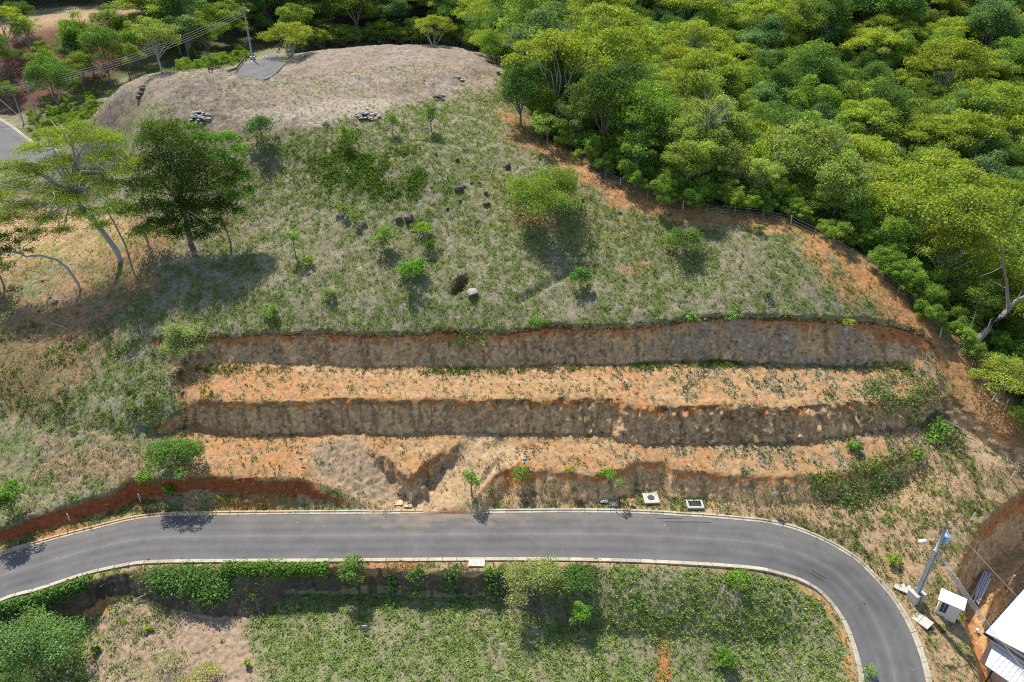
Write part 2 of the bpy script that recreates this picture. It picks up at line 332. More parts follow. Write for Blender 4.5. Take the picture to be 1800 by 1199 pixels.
# the dug pit with the house, bottom right
SP_ = TPS(A((1700, 1070, -7.4), (1745, 1010, -7.2), (1790, 950, -7.0), (1720, 1105, -7.8), (1850, 900, -7), (1750, 1199, -9), (1740, 1300, -9.5), (1900, 1000, -7)), 1e-3)
PP = [(1830, 842), (1790, 868), (1752, 893), (1712, 938), (1688, 978), (1678, 1015), (1684, 1060), (1698, 1105), (1712, 1145), (1722, 1199), (1730, 1300), (1735, 1450)]
polyP = wl_(PP, H) + [(120, 20), (120, 60)]
H, sdP = cut('P', H, polyP, near(SP_), np.full_like(NG.X, 2.0), .8)
PQ = [(1850, 930), (1800, 985), (1762, 1030), (1738, 1065), (1728, 1100), (1735, 1160), (1740, 1260), (1745, 1400)]
polyQ = wl_(PQ, H) + [(120, 20), (120, 60)]
H, sdQ = cut('Q', H, polyQ, np.full_like(H, -10.6), np.full_like(NG.X, 1.0), .6)
# small sinkhole on the slope
hp = hit(808, 500, H); e = ((NG.X - hp[0]) * .8 - (NG.Y - hp[1]) * .45) ** 2 / .8 + ((NG.X - hp[0]) * .5 + (NG.Y - hp[1]) * .8) ** 2 / 3.5
H -= 1.9 * sstep(.8, .35, e)
# stripe of a long shallow ditch in the turf
def ditch(px, depth, w):
    global H
    l = wl_(px, H); H = H - depth * sstep(w, 0, segdist(l, NG.X, NG.Y))
ditch([(910, 530), (950, 508), (1000, 478)], .5, .9)
ditch([(1310, 450), (1350, 490), (1400, 545)], .35, .9)
ditch([(1380, 470), (1440, 545)], .3, .8)
RW = np.vstack([ro[:, :2], ri[::-1, :2]]); sdRoad = sdist(RW, NG.X, NG.Y)
H -= .3 * sstep(-.15, .35, sdRoad)
SIDE_O = np.array([at(x, y, 16.4) for x, y in [(-60, 178), (10, 218), (62, 254), (130, 272), (200, 280)]]); SIDE_I = np.array([at(x, y, 16.4) for x, y in [(-60, 318), (2, 296), (52, 286), (120, 296), (198, 300)]])
kS = sstep(9, 2.5, -sdist(np.vstack([SIDE_O[:, :2], SIDE_I[::-1, :2]]), NG.X, NG.Y)); H = H * (1 - kS) + 16.2 * kS
UP_O = np.array([at(x, y, 30.7) for x, y in [(368, 132), (440, 110), (484, 95)]]); UP_I = np.array([at(x, y, 30.7) for x, y in [(438, 143), (474, 137), (502, 112)]])
kU = sstep(7, 1.5, -sdist(np.vstack([UP_O[:, :2], UP_I[::-1, :2]]), NG.X, NG.Y)); H = H * (1 - kU) + 30.5 * kU
for mp, mh in (([(512, 118), (545, 102), (640, 84), (820, 90), (872, 122), (800, 148), (700, 160), (600, 146), (535, 138)], .8), ([(185, 185), (240, 142), (330, 130), (396, 128), (440, 150), (350, 165), (262, 182), (205, 198)], .7)):
    mw = wl_(mp, H); ms = sdist(mw, NG.X, NG.Y) + (fbm(NG.X * .25, NG.Y * .25, 3, 18) - .5) * 4; H = H + mh * sstep(-1.5, 3.5, ms) + .35 * sstep(0, 1, ms) * (fbm(NG.X * .4, NG.Y * .4, 3, 19) - .5)
PAD = [(165, 207), (185, 172), (235, 137), (330, 126), (400, 124), (450, 140), (500, 120), (522, 98), (640, 80), (820, 86), (886, 125), (880, 150), (800, 168), (700, 190), (640, 210), (540, 224), (450, 234), (380, 228), (200, 228)]
pad_w = wl_(PAD, H); sdPad = sdist(pad_w, NG.X, NG.Y)
fp = [tuple(p[:2]) for p in fence_w]
def ground(X, Y):
    X = np.asarray(X, float); Y = np.asarray(Y, float)
    n = (np.abs(X) < 131.5) & (Y > 26.5) & (Y < 189.5)
    return np.where(n, NG.samp(H, X, Y), FG.samp(HF, X, Y))
forest_poly = fp[::-1] + wl_([(900, 150), (890, 112), (828, 80), (640, 74), (520, 88), (490, 78), (400, 110), (290, 118), (268, 60), (258, 12), (120, 10), (0, 34), (-120, 50)], None) + [(-330, 240), (-330, 570), (330, 570), (330, 20), (80, 20)]
def gz(x, y): return float(ground(np.array([x]), np.array([y]))[0])

# ------------------------------------------------------------------ the ground mesh: rows crowd where it is steep
xs = np.concatenate([np.arange(-320, -134, 6), np.arange(-130, -100, 1.2), np.arange(-100, -55, .42), np.arange(-55, 55, .2), np.arange(55, 100, .42), np.arange(100, 131, 1.2), np.arange(134, 321, 6)])
yp = np.arange(27, 189, .2)
XX, YP = np.meshgrid(xs, yp, indexing='ij'); ZP = ground(XX, YP)
w = np.clip(58 / yp, .34, 1.15)
ds = np.hypot(np.diff(YP, axis=1), np.diff(ZP, axis=1) * 1.9) * w[None, 1:]
cs = np.concatenate([np.zeros((len(xs), 1)), np.cumsum(ds, 1)], 1)
for _ in range(2): cs[1:-1] = (cs[:-2] + 2 * cs[1:-1] + cs[2:]) / 4
NR = 760; Yr = np.empty((len(xs), NR))
for i in range(len(xs)): Yr[i] = np.interp(np.linspace(0, cs[i, -1], NR), cs[i], yp)
far_y = np.linspace(0, 1, 55)[1:] ** 1.3; near_y = np.array([-65, -30, -5, 12, 22, 25.5])
Y2 = np.concatenate([np.repeat(near_y[None], len(xs), 0), Yr, Yr[:, -1:] + far_y[None] * 375], 1)
X2 = np.repeat(xs[:, None], Y2.shape[1], 1); Z2 = ground(X2, Y2)
NRT = Y2.shape[1]
def on(Ag): # sample a near grid at the vertices (-> fill outside)
    m = (np.abs(X2) < 131.5) & (Y2 > 26.5) & (Y2 < 189.5); return np.where(m, NG.samp(Ag, X2, Y2), -50.0)
vRoad, vPad, vA, vB, v3, vF, vP, vR, vW, vQ = (on(q) for q in (sdRoad, sdPad, sdA, sdB, sd3, sdF, sdP, sdR, sdW, sdQ))
U, V_, _zc = proj(X2, Y2, Z2)
gy, gx = np.zeros_like(Z2), np.zeros_like(Z2)
gy[:, 1:-1] = (Z2[:, 2:] - Z2[:, :-2]) / np.maximum(Y2[:, 2:] - Y2[:, :-2], 1e-3); gx[1:-1] = (Z2[2:] - Z2[:-2]) / (X2[2:] - X2[:-2])
slope = np.hypot(gx, gy)
isface = sstep(.85, 1.5, slope) * (vA > -2.5) + sstep(.85, 1.5, slope) * ((vB > -2.5) | (v3 > -2.5)) * (vA <= -2.5)
isface = np.clip(isface, 0, 1)
jx = (fbm(X2 * .35, Y2 * .35, 3, 21) - .5); jy = (fbm(X2 * .35, Y2 * .35, 3, 27) - .5)
def zone(poly, soft=14, js=38):
    """soft mask of an outlined patch of ground"""
    p = np.array(poly, float); u = U + jx * js; v = V_ + jy * js * .6
    b = (u > p[:, 0].min() - 40) & (u < p[:, 0].max() + 40) & (v > p[:, 1].min() - 40) & (v < p[:, 1].max() + 40)
    r = np.zeros_like(U)
    if b.any():
        d = sdist(p, u[b], v[b]); r[b] = sstep(-soft, soft, d)
    return r
# detail relief
n1 = fbm(X2 * .33, Y2 * .33, 4, 1) - .5; n2 = fbm(X2 * 1.3, Y2 * 1.3, 3, 8) - .5; n3 = vnoise(X2 * 2.6, Y2 * 2.6, 14) - .5
onroad = sstep(-1.2, 0, vRoad)
rubble = zone([(545, 790), (575, 775), (640, 778), (690, 830), (720, 870), (690, 892), (640, 880), (600, 855), (560, 835)])
gravel = zone([(150, 1125), (140, 1075), (175, 1040), (235, 1052), (320, 1048), (400, 1040), (428, 1056), (440, 1130), (472, 1230), (150, 1230)], 8, 30)
forest = inside(forest_poly, X2 + jx * 4, Y2 + jy * 4).astype(float)
amp = (1 - onroad)
Zd = Z2 + amp * (n1 * .5 * (1 - .6 * (vA > 0)) + n2 * (.2 - .1 * (vA > 0)) + n3 * (.12 - .06 * (vA > 0) + .2 * rubble + .16 * gravel + .12 * (vPad > 0)))
lump = (vnoise(X2 * 1.7, Z2 * 1.7, 31) - .5) * .7 + (vnoise(X2 * 3.6, Z2 * 2.8, 32) - .5) * .45
along = X2 + Y2 * .35
groove = np.abs(vnoise(along * 1.25, Z2 * .08, 35) - .5) * 1.1 + np.abs(vnoise(along * 2.9, Z2 * .15, 36) - .5) * .6 - .42
lamp_ = .3 + .9 * ((vB > 0) & (vB < 4) & (v3 < 0)) * sstep(650, 1080, U) - .1 * ((v3 > -3))
Yd = Y2 + isface * amp * (lump * lamp_ + groove * .34)
Xd = X2 + isface * (vnoise(X2 * 2.2 + 40, Z2 * 2.2, 33) - .5) * .2
Zd += isface * amp * (vnoise(X2 * 3.1, Y2 * 3.1, 37) - .5) * .15
# ------------------------------------------------------------------ what the ground is made of, vertex by vertex
C = np.empty(U.shape + (3,)); GD = np.zeros_like(U)      # GD: how thickly grass grows
def mix(col, m):
    global C
    m = np.clip(m, 0, 1)[..., None]; C = C * (1 - m) + np.array(col) * m
ga = fbm(X2 * .16, Y2 * .16, 4, 40); gb = fbm(X2 * .7, Y2 * .7, 3, 44); gc = vnoise(X2 * 2.4, Y2 * 2.4, 47)
THATCH, GREEN, ORANGE, SAND, RED, BROWN, GREY = (.185, .17, .092), (.115, .15, .04), (.33, .175, .08), (.36, .215, .10), (.28, .085, .03), (.22, .15, .09), (.245, .188, .13)
C[:] = THATCH
hillgreen = .55 + .5 * zone([(500, 235), (700, 225), (850, 240), (900, 330), (740, 400), (560, 340), (500, 290)], 40) + .35 * zone([(380, 520), (650, 500), (900, 520), (900, 580), (380, 590)], 30) + .3 * zone([(860, 300), (1000, 300), (1200, 430), (1080, 480), (860, 420)], 30) + .5 * zone([(20, 620), (290, 620), (300, 745), (0, 745)], 40)
hg = sstep(.62, .40, ga * .45 + gb * .55 + (.5 - hillgreen) * .38)
mix((.135, .155, .055), hg * .8); clump = vnoise(X2 * 1.15, Y2 * 1.15, 53) * .6 + vnoise(X2 * 2.3, Y2 * 2.3, 54) * .4; GD = (.25 + .75 * hg) * sstep(.32, .52, clump); mix((.255, .215, .155), .6 * (1 - GD) * sstep(.45, .62, 1 - clump))
# smooth short turf in the saddle
mix((.20, .185, .075), .75 * zone([(830, 300), (1000, 320), (1190, 380), (1180, 450), (1000, 440), (870, 400)], 30))
# left slope: orange soil showing through
lz = zone([(-300, 370), (240, 370), (300, 430), (260, 520), (200, 600), (120, 700), (-300, 760)], 40, 90)
mix((.27, .165, .085), lz * .85 * sstep(.3, .55, ga * .5 + gb * .5)); mix(ORANGE, lz * .45 * sstep(.5, .65, ga * .5 + gb * .5)); GD *= 1 - .3 * lz
mix((.38, .25, .13), zone([(-200, 385), (60, 375), (240, 385), (240, 430), (130, 460), (-200, 470)], 14)); 
mix((.20, .19, .06), .8 * zone([(60, 430), (200, 405), (250, 425), (130, 458), (20, 462)], 8) * sstep(.4, .6, gb))
mix(ORANGE, .7 * zone([(-200, 780), (60, 770), (300, 790), (320, 830), (150, 850), (-200, 850)], 30) * sstep(.4, .62, gb * .6 + ga * .4))
mix((.12, .10, .05), .6 * zone([(0, 560), (60, 600), (160, 650), (60, 760), (-100, 760)], 40) * sstep(.45, .6, ga))
mix((.13, .07, .04), zone([(792, 512), (800, 490), (815, 483), (826, 488), (820, 505), (806, 516)], 4, 6)); 
# bare orange soil along the spur and the fence
sp = zone([(868, 190), (900, 200), (960, 232), (1060, 304), (1170, 352), (1275, 366), (1385, 372), (1485, 422), (1570, 480), (1665, 565), (1740, 660), (1850, 780), (1850, 830), (1690, 706), (1640, 640), (1560, 560), (1480, 470), (1400, 420), (1330, 398), (1200, 388), (1090, 362), (1000, 300), (905, 245)], 10, 50)
mix((.36, .18, .08), sp * (.68 + .7 * (gb - .2).clip(0, .7))); GD *= 1 - .65 * sp
mix((.37, .17, .065), .8 * zone([(1430, 420), (1560, 490), (1660, 580), (1560, 560), (1480, 520), (1420, 450)], 20) * sstep(.3, .6, gb)); 
mix(ORANGE, .5 * zone([(900, 380), (960, 370), (990, 395), (930, 400)], 12) + .5 * zone([(1090, 470), (1130, 455), (1140, 475), (1100, 485)], 6) + .4 * zone([(1140, 1110), (1175, 1100), (1185, 1199), (1130, 1199)], 5, 14))
mix((.22, .12, .065), .75 * zone([(860, 170), (960, 225), (985, 285), (900, 260)], 15) * sstep(.35, .6, gb))
# pad
pd = sstep(-.8, .8, vPad + jx * 5)
mix(GREY, pd); mix((.27, .22, .17), pd * sstep(.45, .7, ga)); mix((.19, .155, .12), .85 * pd * sstep(.45, .65, gb)); mix((.16, .13, .10), .7 * pd * sstep(.58, .8, vnoise(X2 * 1.5 + Y2, Y2 * .5 - X2 * .3, 66))); mix((.34, .285, .21), .8 * pd * zone([(400, 200), (640, 170), (720, 180), (630, 212), (480, 225)], 12)); mix((.19, .18, .08), pd * .6 * zone([(230, 190), (300, 180), (420, 190), (300, 215), (210, 225)], 8) * sstep(.45, .6, gb)); GD *= 1 - .97 * pd
mix((.17, .135, .10), pd * .5 * sstep(.4, .6, gb) * zone([(498, 125), (512, 108), (530, 112), (528, 135), (600, 148), (700, 163), (800, 150), (800, 160), (690, 175), (590, 160), (510, 145)], 4, 16)); rim = zone([(640, 212), (720, 180), (880, 160), (900, 230), (800, 230), (700, 240)], 12); mix((.25, .20, .155), .7 * rim * sstep(.4, .6, gb))
# terraces
inA = sstep(-.2, .8, vA) * (vA > -1); inB = sstep(-.2, .8, vB); in3 = sstep(-.2, .5, v3); inF = sstep(-.2, .6, vF); inP = sstep(-.2, .6, vP)
bench = np.clip(inA + inB, 0, 1) * sstep(290, 335, U) * sstep(1760, 1640, U)
mix(SAND, bench); mix((.37, .185, .075), bench * .7 * sstep(.45, .62, ga + .12 * (U < 1150) - .12 * (U > 1250))); mix((.25, .175, .10), bench * .65 * sstep(.52, .72, vnoise(X2 * 1.9, Y2 * 1.9, 57))); mix((.31, .24, .15), bench * .8 * sstep(.48, .62, gb) * sstep(900, 1300, U + jx * 300)); mix((.41, .275, .145), .6 * bench * sstep(.6, .72, fbm(X2 * .1, Y2 * .9, 3, 61)))
GD = GD * (1 - bench) + bench * (.12 + .14 * sstep(1000, 1300, U)) * sstep(.4, .7, gb)
leftB = inB * sstep(335, 300, U); mix((.24, .19, .12), leftB * .6 * sstep(.4, .6, gb)); GD += leftB * .25
mix((.35, .255, .155), rubble * .9); mix((.24, .175, .11), rubble * .9 * sstep(.5, .7, gc)); GD *= 1 - .8 * rubble
rz_ = sstep(0, 1, vR) * sstep(0, .6, -vW) * (1 - rubble); mix((.42, .29, .16), .8 * rz_); mix(RED, .9 * zone([(846, 862), (880, 828), (915, 812), (912, 826), (885, 850), (850, 872)], 5, 8))
rgt = inB * sstep(1600, 1650, U) * (1 - inP) * (1 - sp); mix((.34, .25, .155), rgt * .9); mix(ORANGE, rgt * .7 * sstep(.5, .62, ga)); GD = GD * (1 - rgt) + rgt * .75 * sstep(.62, .42, gb * .6 + ga * .4)
# verge
mix((.34, .23, .125), in3 * (1 - inF)); mix((.16, .16, .055), in3 * (1 - inF) * sstep(.6, .35, gb + .12 * (U > 640) - .1 * (U < 600))); mix((.30, .115, .045), .7 * in3 * (1 - inF) * sstep(.5, .66, ga) * (U < 1000)); GD = np.where((in3 > .4) & (inF < .5), .28 + .5 * sstep(.62, .4, gb), GD)
mix((.43, .31, .18), .75 * in3 * (1 - inF) * zone([(640, 868), (720, 870), (800, 868), (860, 890), (850, 900), (640, 900)], 8)); 
# field
mix((.21, .19, .11), inF); fg = sstep(.64, .38, gb * .6 + ga * .4); mix((.165, .19, .075), inF * fg * .9); GD = np.where(inF > .5, .45 + .55 * fg, GD)
mix((.31, .225, .15), gravel); mix((.23, .165, .11), gravel * .7 * sstep(.5, .7, gc)); GD *= 1 - .96 * gravel; GD += gravel * .5 * zone([(170, 1050), (320, 1060), (280, 1130), (250, 1199), (150, 1199), (150, 1100)], 20) * sstep(.5, .42, ga)
of = zone([(140, 1090), (150, 1050), (200, 1012), (250, 1003), (255, 1035), (215, 1045), (190, 1085)], 6, 30); mix((.42, .22, .085), of); GD *= 1 - .8 * of
mix((.42, .21, .08), .8 * zone([(1395, 1018), (1450, 1055), (1492, 1120), (1500, 1199), (1490, 1199), (1470, 1110), (1430, 1060)], 5, 10) * sstep(.3, .6, gb)); mix((.40, .16, .06), .9 * zone([(1163, 1105), (1175, 1120), (1180, 1190), (1150, 1230), (1148, 1190)], 4, 10))
# pit
mix((.42, .25, .115), inP); GD *= 1 - inP; mix(RED, .5 * inP * zone([(1678, 1010), (1700, 1110), (1720, 1199), (1745, 1199), (1720, 1100), (1700, 1040)], 8))
# red far knoll and the low ground on the left
kn = zone([(-200, 70), (0, 48), (120, 20), (250, 10), (255, 22), (140, 45), (40, 62), (-200, 90)], 8, 20); mix((.36, .23, .14), kn)
kf = zone([(-200, 75), (40, 60), (140, 46), (260, 30), (270, 60), (200, 140), (60, 200), (-200, 200)], 12, 40); mix((.085, .045, .03), kf); mix((.14, .065, .035), kf * .7 * sstep(.45, .6, ga))
lowg = zone([(40, 240), (60, 190), (130, 150), (260, 105), (420, 85), (440, 105), (380, 122), (300, 130), (225, 135), (180, 165), (150, 215), (120, 250)], 10, 30) * (1 - pd); mix((.09, .10, .035), lowg * .9)
# cut faces; terrace walls painted lighter than the treads to lift their shade
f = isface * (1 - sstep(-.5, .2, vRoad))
streak = fbm(X2 * 1.3 + Y2 * .4, Z2 * .10, 4, 70); fine_ = np.abs(fbm(X2 * 2.6 + Y2 * .5, Z2 * .07, 2, 71) - .5) * 2; blot = fbm(X2 * .45, Z2 * .45, 4, 74); mott = vnoise(X2 * 3.1, Z2 * 3.1, 77)
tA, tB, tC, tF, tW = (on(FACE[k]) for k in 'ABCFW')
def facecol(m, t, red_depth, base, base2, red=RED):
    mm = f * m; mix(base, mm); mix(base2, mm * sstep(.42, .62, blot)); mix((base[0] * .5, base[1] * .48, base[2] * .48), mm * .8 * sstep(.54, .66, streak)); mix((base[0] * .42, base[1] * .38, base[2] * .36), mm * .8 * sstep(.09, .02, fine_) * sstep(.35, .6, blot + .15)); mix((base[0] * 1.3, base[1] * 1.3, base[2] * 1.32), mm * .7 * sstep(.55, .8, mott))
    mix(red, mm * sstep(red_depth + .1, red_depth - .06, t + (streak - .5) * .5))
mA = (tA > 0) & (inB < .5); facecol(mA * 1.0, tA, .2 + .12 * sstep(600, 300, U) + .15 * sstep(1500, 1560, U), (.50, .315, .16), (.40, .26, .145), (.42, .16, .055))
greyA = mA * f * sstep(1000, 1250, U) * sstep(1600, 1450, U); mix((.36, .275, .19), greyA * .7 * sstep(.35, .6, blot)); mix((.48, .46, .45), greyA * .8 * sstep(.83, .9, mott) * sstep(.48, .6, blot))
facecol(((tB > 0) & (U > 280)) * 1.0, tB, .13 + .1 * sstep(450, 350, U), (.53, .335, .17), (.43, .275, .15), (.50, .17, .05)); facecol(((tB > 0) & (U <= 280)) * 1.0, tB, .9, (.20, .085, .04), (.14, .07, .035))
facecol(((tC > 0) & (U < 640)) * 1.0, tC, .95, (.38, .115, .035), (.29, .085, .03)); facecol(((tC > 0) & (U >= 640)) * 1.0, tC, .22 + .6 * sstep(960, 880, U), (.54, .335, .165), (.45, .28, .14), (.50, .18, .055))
facecol((tW > 0) * 1.0, tW, .25, (.48, .32, .17), (.40, .26, .14), (.42, .18, .07)); facecol((tF > 0) * 1.0, tF, .0, (.11, .09, .065), (.085, .07, .05)); tP = on(FACE['P']); facecol((tP > 0) * 1.0, tP, .25, (.52, .31, .16), (.42, .25, .13), (.42, .17, .06)); tQ = on(FACE['Q']); facecol((tQ > 0) * 1.0, tQ, .1, (.36, .24, .14), (.3, .2, .12))  # pit wall colour raised as well, to brighten it in the shade
edge = f * ((tA > 0) & (tA < .15)); mix((.085, .05, .03), .85 * edge)  # dark line painted below the lip as the overhang's shadow
GD *= 1 - .95 * f
# forest floor
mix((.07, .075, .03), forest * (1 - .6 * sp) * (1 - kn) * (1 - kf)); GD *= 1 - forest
C *= (.90 + .22 * gc + .10 * (n3))[..., None]
GD *= (1 - sstep(-.9, -.3, vRoad))
nx_, ny_ = X2.shape
idx = np.arange(nx_ * ny_).reshape(nx_, ny_)
quads = np.stack([idx[:-1, :-1], idx[1:, :-1], idx[1:, 1:], idx[:-1, 1:]], -1).reshape(-1, 4)

m_ground, nt, out = mat_new('bare_earth_and_turf')
b = N(nt, 'ShaderNodeBsdfPrincipled'); nt.links.new(b.outputs[0], out.inputs[0]); b.inputs['Roughness'].default_value = .95; b.inputs['Specular IOR Level'].default_value = .15
vc = N(nt, 'ShaderNodeVertexColor', layer_name='Col'); g = N(nt, 'ShaderNodeNewGeometry')
na = noise_node(nt, 2.2, 8, .75, g.outputs['Position']); nb = noise_node(nt, 9.0, 5, .7, g.outputs['Position'])
fa = mapr(nt, na.outputs[0], .32, .68, .58, 1.42); fb = mapr(nt, nb.outputs[0], .3, .7, .75, 1.25)
mm_ = N(nt, 'ShaderNodeMath', operation='MULTIPLY'); nt.links.new(fa, mm_.inputs[0]); nt.links.new(fb, mm_.inputs[1])
nt.links.new(mulcol(nt, vc.outputs[0], mm_.outputs[0]), b.inputs['Base Color'])
bp = N(nt, 'ShaderNodeBump'); bp.inputs['Strength'].default_value = .6; bp.inputs['Distance'].default_value = .14
ad = N(nt, 'ShaderNodeMath', operation='ADD'); nt.links.new(na.outputs[0], ad.inputs[0]); nt.links.new(nb.outputs[0], ad.inputs[1])
nt.links.new(ad.outputs[0], bp.inputs['Height']); nt.links.new(bp.outputs[0], b.inputs['Normal'])
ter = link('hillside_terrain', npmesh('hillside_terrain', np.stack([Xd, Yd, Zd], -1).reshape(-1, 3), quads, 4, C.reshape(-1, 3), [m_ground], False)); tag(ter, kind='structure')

# ------------------------------------------------------------------ roads
m_asph, nt, out = mat_new('asphalt')
b = N(nt, 'ShaderNodeBsdfPrincipled'); nt.links.new(b.outputs[0], out.inputs[0]); b.inputs['Roughness'].default_value = .85; b.inputs['Specular IOR Level'].default_value = .3
vc = N(nt, 'ShaderNodeVertexColor', layer_name='Col'); g = N(nt, 'ShaderNodeNewGeometry')
na = noise_node(nt, .35, 6, .7, g.outputs['Position']); nb = noise_node(nt, 14, 3, .7, g.outputs['Position'])
mm_ = N(nt, 'ShaderNodeMath', operation='MULTIPLY'); nt.links.new(mapr(nt, na.outputs[0], .3, .7, .8, 1.2), mm_.inputs[0]); nt.links.new(mapr(nt, nb.outputs[0], .3, .7, .85, 1.15), mm_.inputs[1])
base = mulcol(nt, vc.outputs[0], mm_.outputs[0])
nd = noise_node(nt, 1.6, 4, .6, g.outputs['Position']); spk = mapr(nt, nd.outputs[0], .69, .73, 0, .6)
mxx = N(nt, 'ShaderNodeMix', data_type='RGBA'); nt.links.new(spk, mxx.inputs[0]); nt.links.new(base, mxx.inputs[6]); mxx.inputs[7].default_value = (.30, .24, .18, 1); nt.links.new(mxx.outputs[2], b.inputs['Base Color'])
def ribbon(name, O, I, n, zoff, across=14, soil=0.0, seam=True):
    O = spline(O, n); I = spline(I, n); u = np.linspace(0, 1, across + 1)
    P = O[:, None, :2] * (1 - u[None, :, None]) + I[:, None, :2] * u[None, :, None]
    Z = zoff(P[..., 0], P[..., 1]) + .05 * np.sin(u * pi)[None]
    V = np.concatenate([P, Z[..., None]], -1); ix = np.arange(V.shape[0] * V.shape[1]).reshape(V.shape[:2])
    q = np.stack([ix[:-1, :-1], ix[:-1, 1:], ix[1:, 1:], ix[1:, :-1]], -1).reshape(-1, 4)
    c = np.ones(V.shape[:2] + (3,)) * np.array((.116, .111, .104))
    tr = .03 * (np.exp(-((u - .2) / .06) ** 2) + np.exp(-((u - .37) / .06) ** 2) + np.exp(-((u - .63) / .06) ** 2) + np.exp(-((u - .82) / .06) ** 2))
    c *= (1 - 5.5 * tr[None] * (.5 + vnoise(P[..., 0] * .2, P[..., 1] * .4, 3)))[..., None]
    if seam: c[:, across // 2] *= 1.18; c[:, across // 2 + 1:] *= np.array((.95, .96, 1.0))
    if soil:
        d = soil * np.exp(-(P[..., 0] + 9) ** 2 / 150) * sstep(.62, 0, u)[None] * sstep(.4, .7, fbm(P[..., 0] * .8, P[..., 1] * 1.6, 3, 5))
        c = c * (1 - d[..., None]) + np.array((.30, .21, .13)) * d[..., None]
    o = link(name, npmesh(name, V.reshape(-1, 3), q, 4, c.reshape(-1, 3), [m_asph], True)); tag(o, kind='structure'); return O, I
zroad = lambda x, y: LG.samp(GR, x, y)
Ro, Ri = ribbon('road', ro, ri, 420, zroad, 24, .45)
up_o, up_i = UP_O, UP_I
zup = lambda x, y: 30.75 + 0 * np.asarray(x)
ribbon('upper_road', up_o, up_i, 40, zup, 8, seam=False)
lf_o, lf_i = SIDE_O, SIDE_I; zside = lambda x, y: 16.55 + 0 * np.asarray(x)
ribbon('side_road', lf_o, lf_i, 60, zside, 10, seam=False)

# kerbs, stone by stone
m_kerb = simple_mat('kerb_concrete', (.37, .325, .24), .9, 0, .22, 1.2, .2); m_kerb_dirty = simple_mat('kerb_soiled_concrete', (.40, .29, .175), .9, 0, .3, 1.0, .2)
KM = [m_kerb, m_kerb] + [simple_mat('kerb_concrete_worn', c_, .9, 0, .25, 1.4, .2) for c_ in ((.31, .27, .195), (.40, .355, .27))]
def kerb(name, L, side, zf, step=1.5, wid=.5, hgt=.16, dirty=None):
    root = link(name, None); tag(root, kind='structure')
    d = np.concatenate([[0], np.cumsum(np.linalg.norm(np.diff(L[:, :2], axis=0), axis=1))])
    t = np.diff(L[:, :2], axis=0); t = np.vstack([t, t[-1]]); t /= np.linalg.norm(t, axis=1)[:, None]; nrm = np.stack([-t[:, 1], t[:, 0]], 1) * side
    n = int(d[-1] / step)
    for k in range(n):
        a, bq = k * step + .024, (k + 1) * step - .024; V = []
        for s in (a, (a + bq) / 2, bq):
            p = np.array([np.interp(s, d, L[:, i]) for i in (0, 1)]); q = np.array([np.interp(s, d, nrm[:, i]) for i in (0, 1)]); q /= np.linalg.norm(q)
            z0 = float(zf(p[0], p[1])); jz = rng.uniform(-.012, .012)
            for off, h in ((-.02, -.2), (-.02, .035), (wid * .45, .05), (wid * .55, hgt), (wid, hgt), (wid, -.25)):
                w_ = p + q * off; V.append((w_[0], w_[1], z0 + h + jz))
        Fq = []
        for s in range(2):
            for j in range(6): Fq.append((s * 6 + j, s * 6 + (j + 1) % 6, (s + 1) * 6 + (j + 1) % 6, (s + 1) * 6 + j))
        Fq += [(5, 4, 3, 2, 1, 0), (12, 13, 14, 15, 16, 17)]
        if side > 0: Fq = [tuple(reversed(q)) for q in Fq]
        xm = V[8][0]; MB().add(V, Fq).obj('kerb_stone', m_kerb_dirty if dirty and dirty(xm) else KM[int(rng.integers(0, 4))], root)
    return root
rfl = lambda x, y: LG.samp(GR, np.array(x), np.array(y))
kerb('upper_kerb', Ro, 1, rfl, 1.5, .5, .16, lambda x: x < -24 or -12 < x < -5)
kerb('lower_kerb', Ri, -1, rfl, 1.5, .52, .16)
zg = lambda x, y: zup(np.array([x]), np.array([y]))[0]
kerb('upper_road_kerb', spline(up_o, 30), 1, zg, 2.0, .5); zs1 = lambda x, y: 16.55
kerb('side_road_kerb', spline(lf_o, 40), 1, zs1, 2.5, .5); kerb('side_road_kerb', spline(lf_i, 40), -1, zs1, 2.5, .5)
# ================================================================== plants
m_leaf = leaf_mat('leaves', .38, .15); m_leaf1 = leaf_mat('leaves_single', .38, 0.0); m_grass = leaf_mat('grass_blades', .30, 0.0)
def bark_mat(name, c1, c2):
    m, nt, out = mat_new(name); b = N(nt, 'ShaderNodeBsdfPrincipled'); nt.links.new(b.outputs[0], out.inputs[0]); b.inputs['Roughness'].default_value = .9
    tc = N(nt, 'ShaderNodeTexCoord'); mp = N(nt, 'ShaderNodeMapping'); mp.inputs['Scale'].default_value = (4, 4, .8); nt.links.new(tc.outputs['Object'], mp.inputs[0])
    n = noise_node(nt, 2, 5, .7, mp.outputs[0]); r = N(nt, 'ShaderNodeMix', data_type='RGBA'); nt.links.new(mapr(nt, n.outputs[0], .35, .65, 0, 1), r.inputs[0])
    r.inputs[6].default_value = (*c1, 1); r.inputs[7].default_value = (*c2, 1); nt.links.new(r.outputs[2], b.inputs['Base Color']); return m
m_bark = bark_mat('grey_bark', (.30, .26, .21), (.15, .125, .10)); m_bark_dark = bark_mat('dark_bark', (.12, .095, .075), (.06, .05, .04)); m_bark_pale = bark_mat('pale_bark', (.44, .41, .37), (.26, .24, .21))

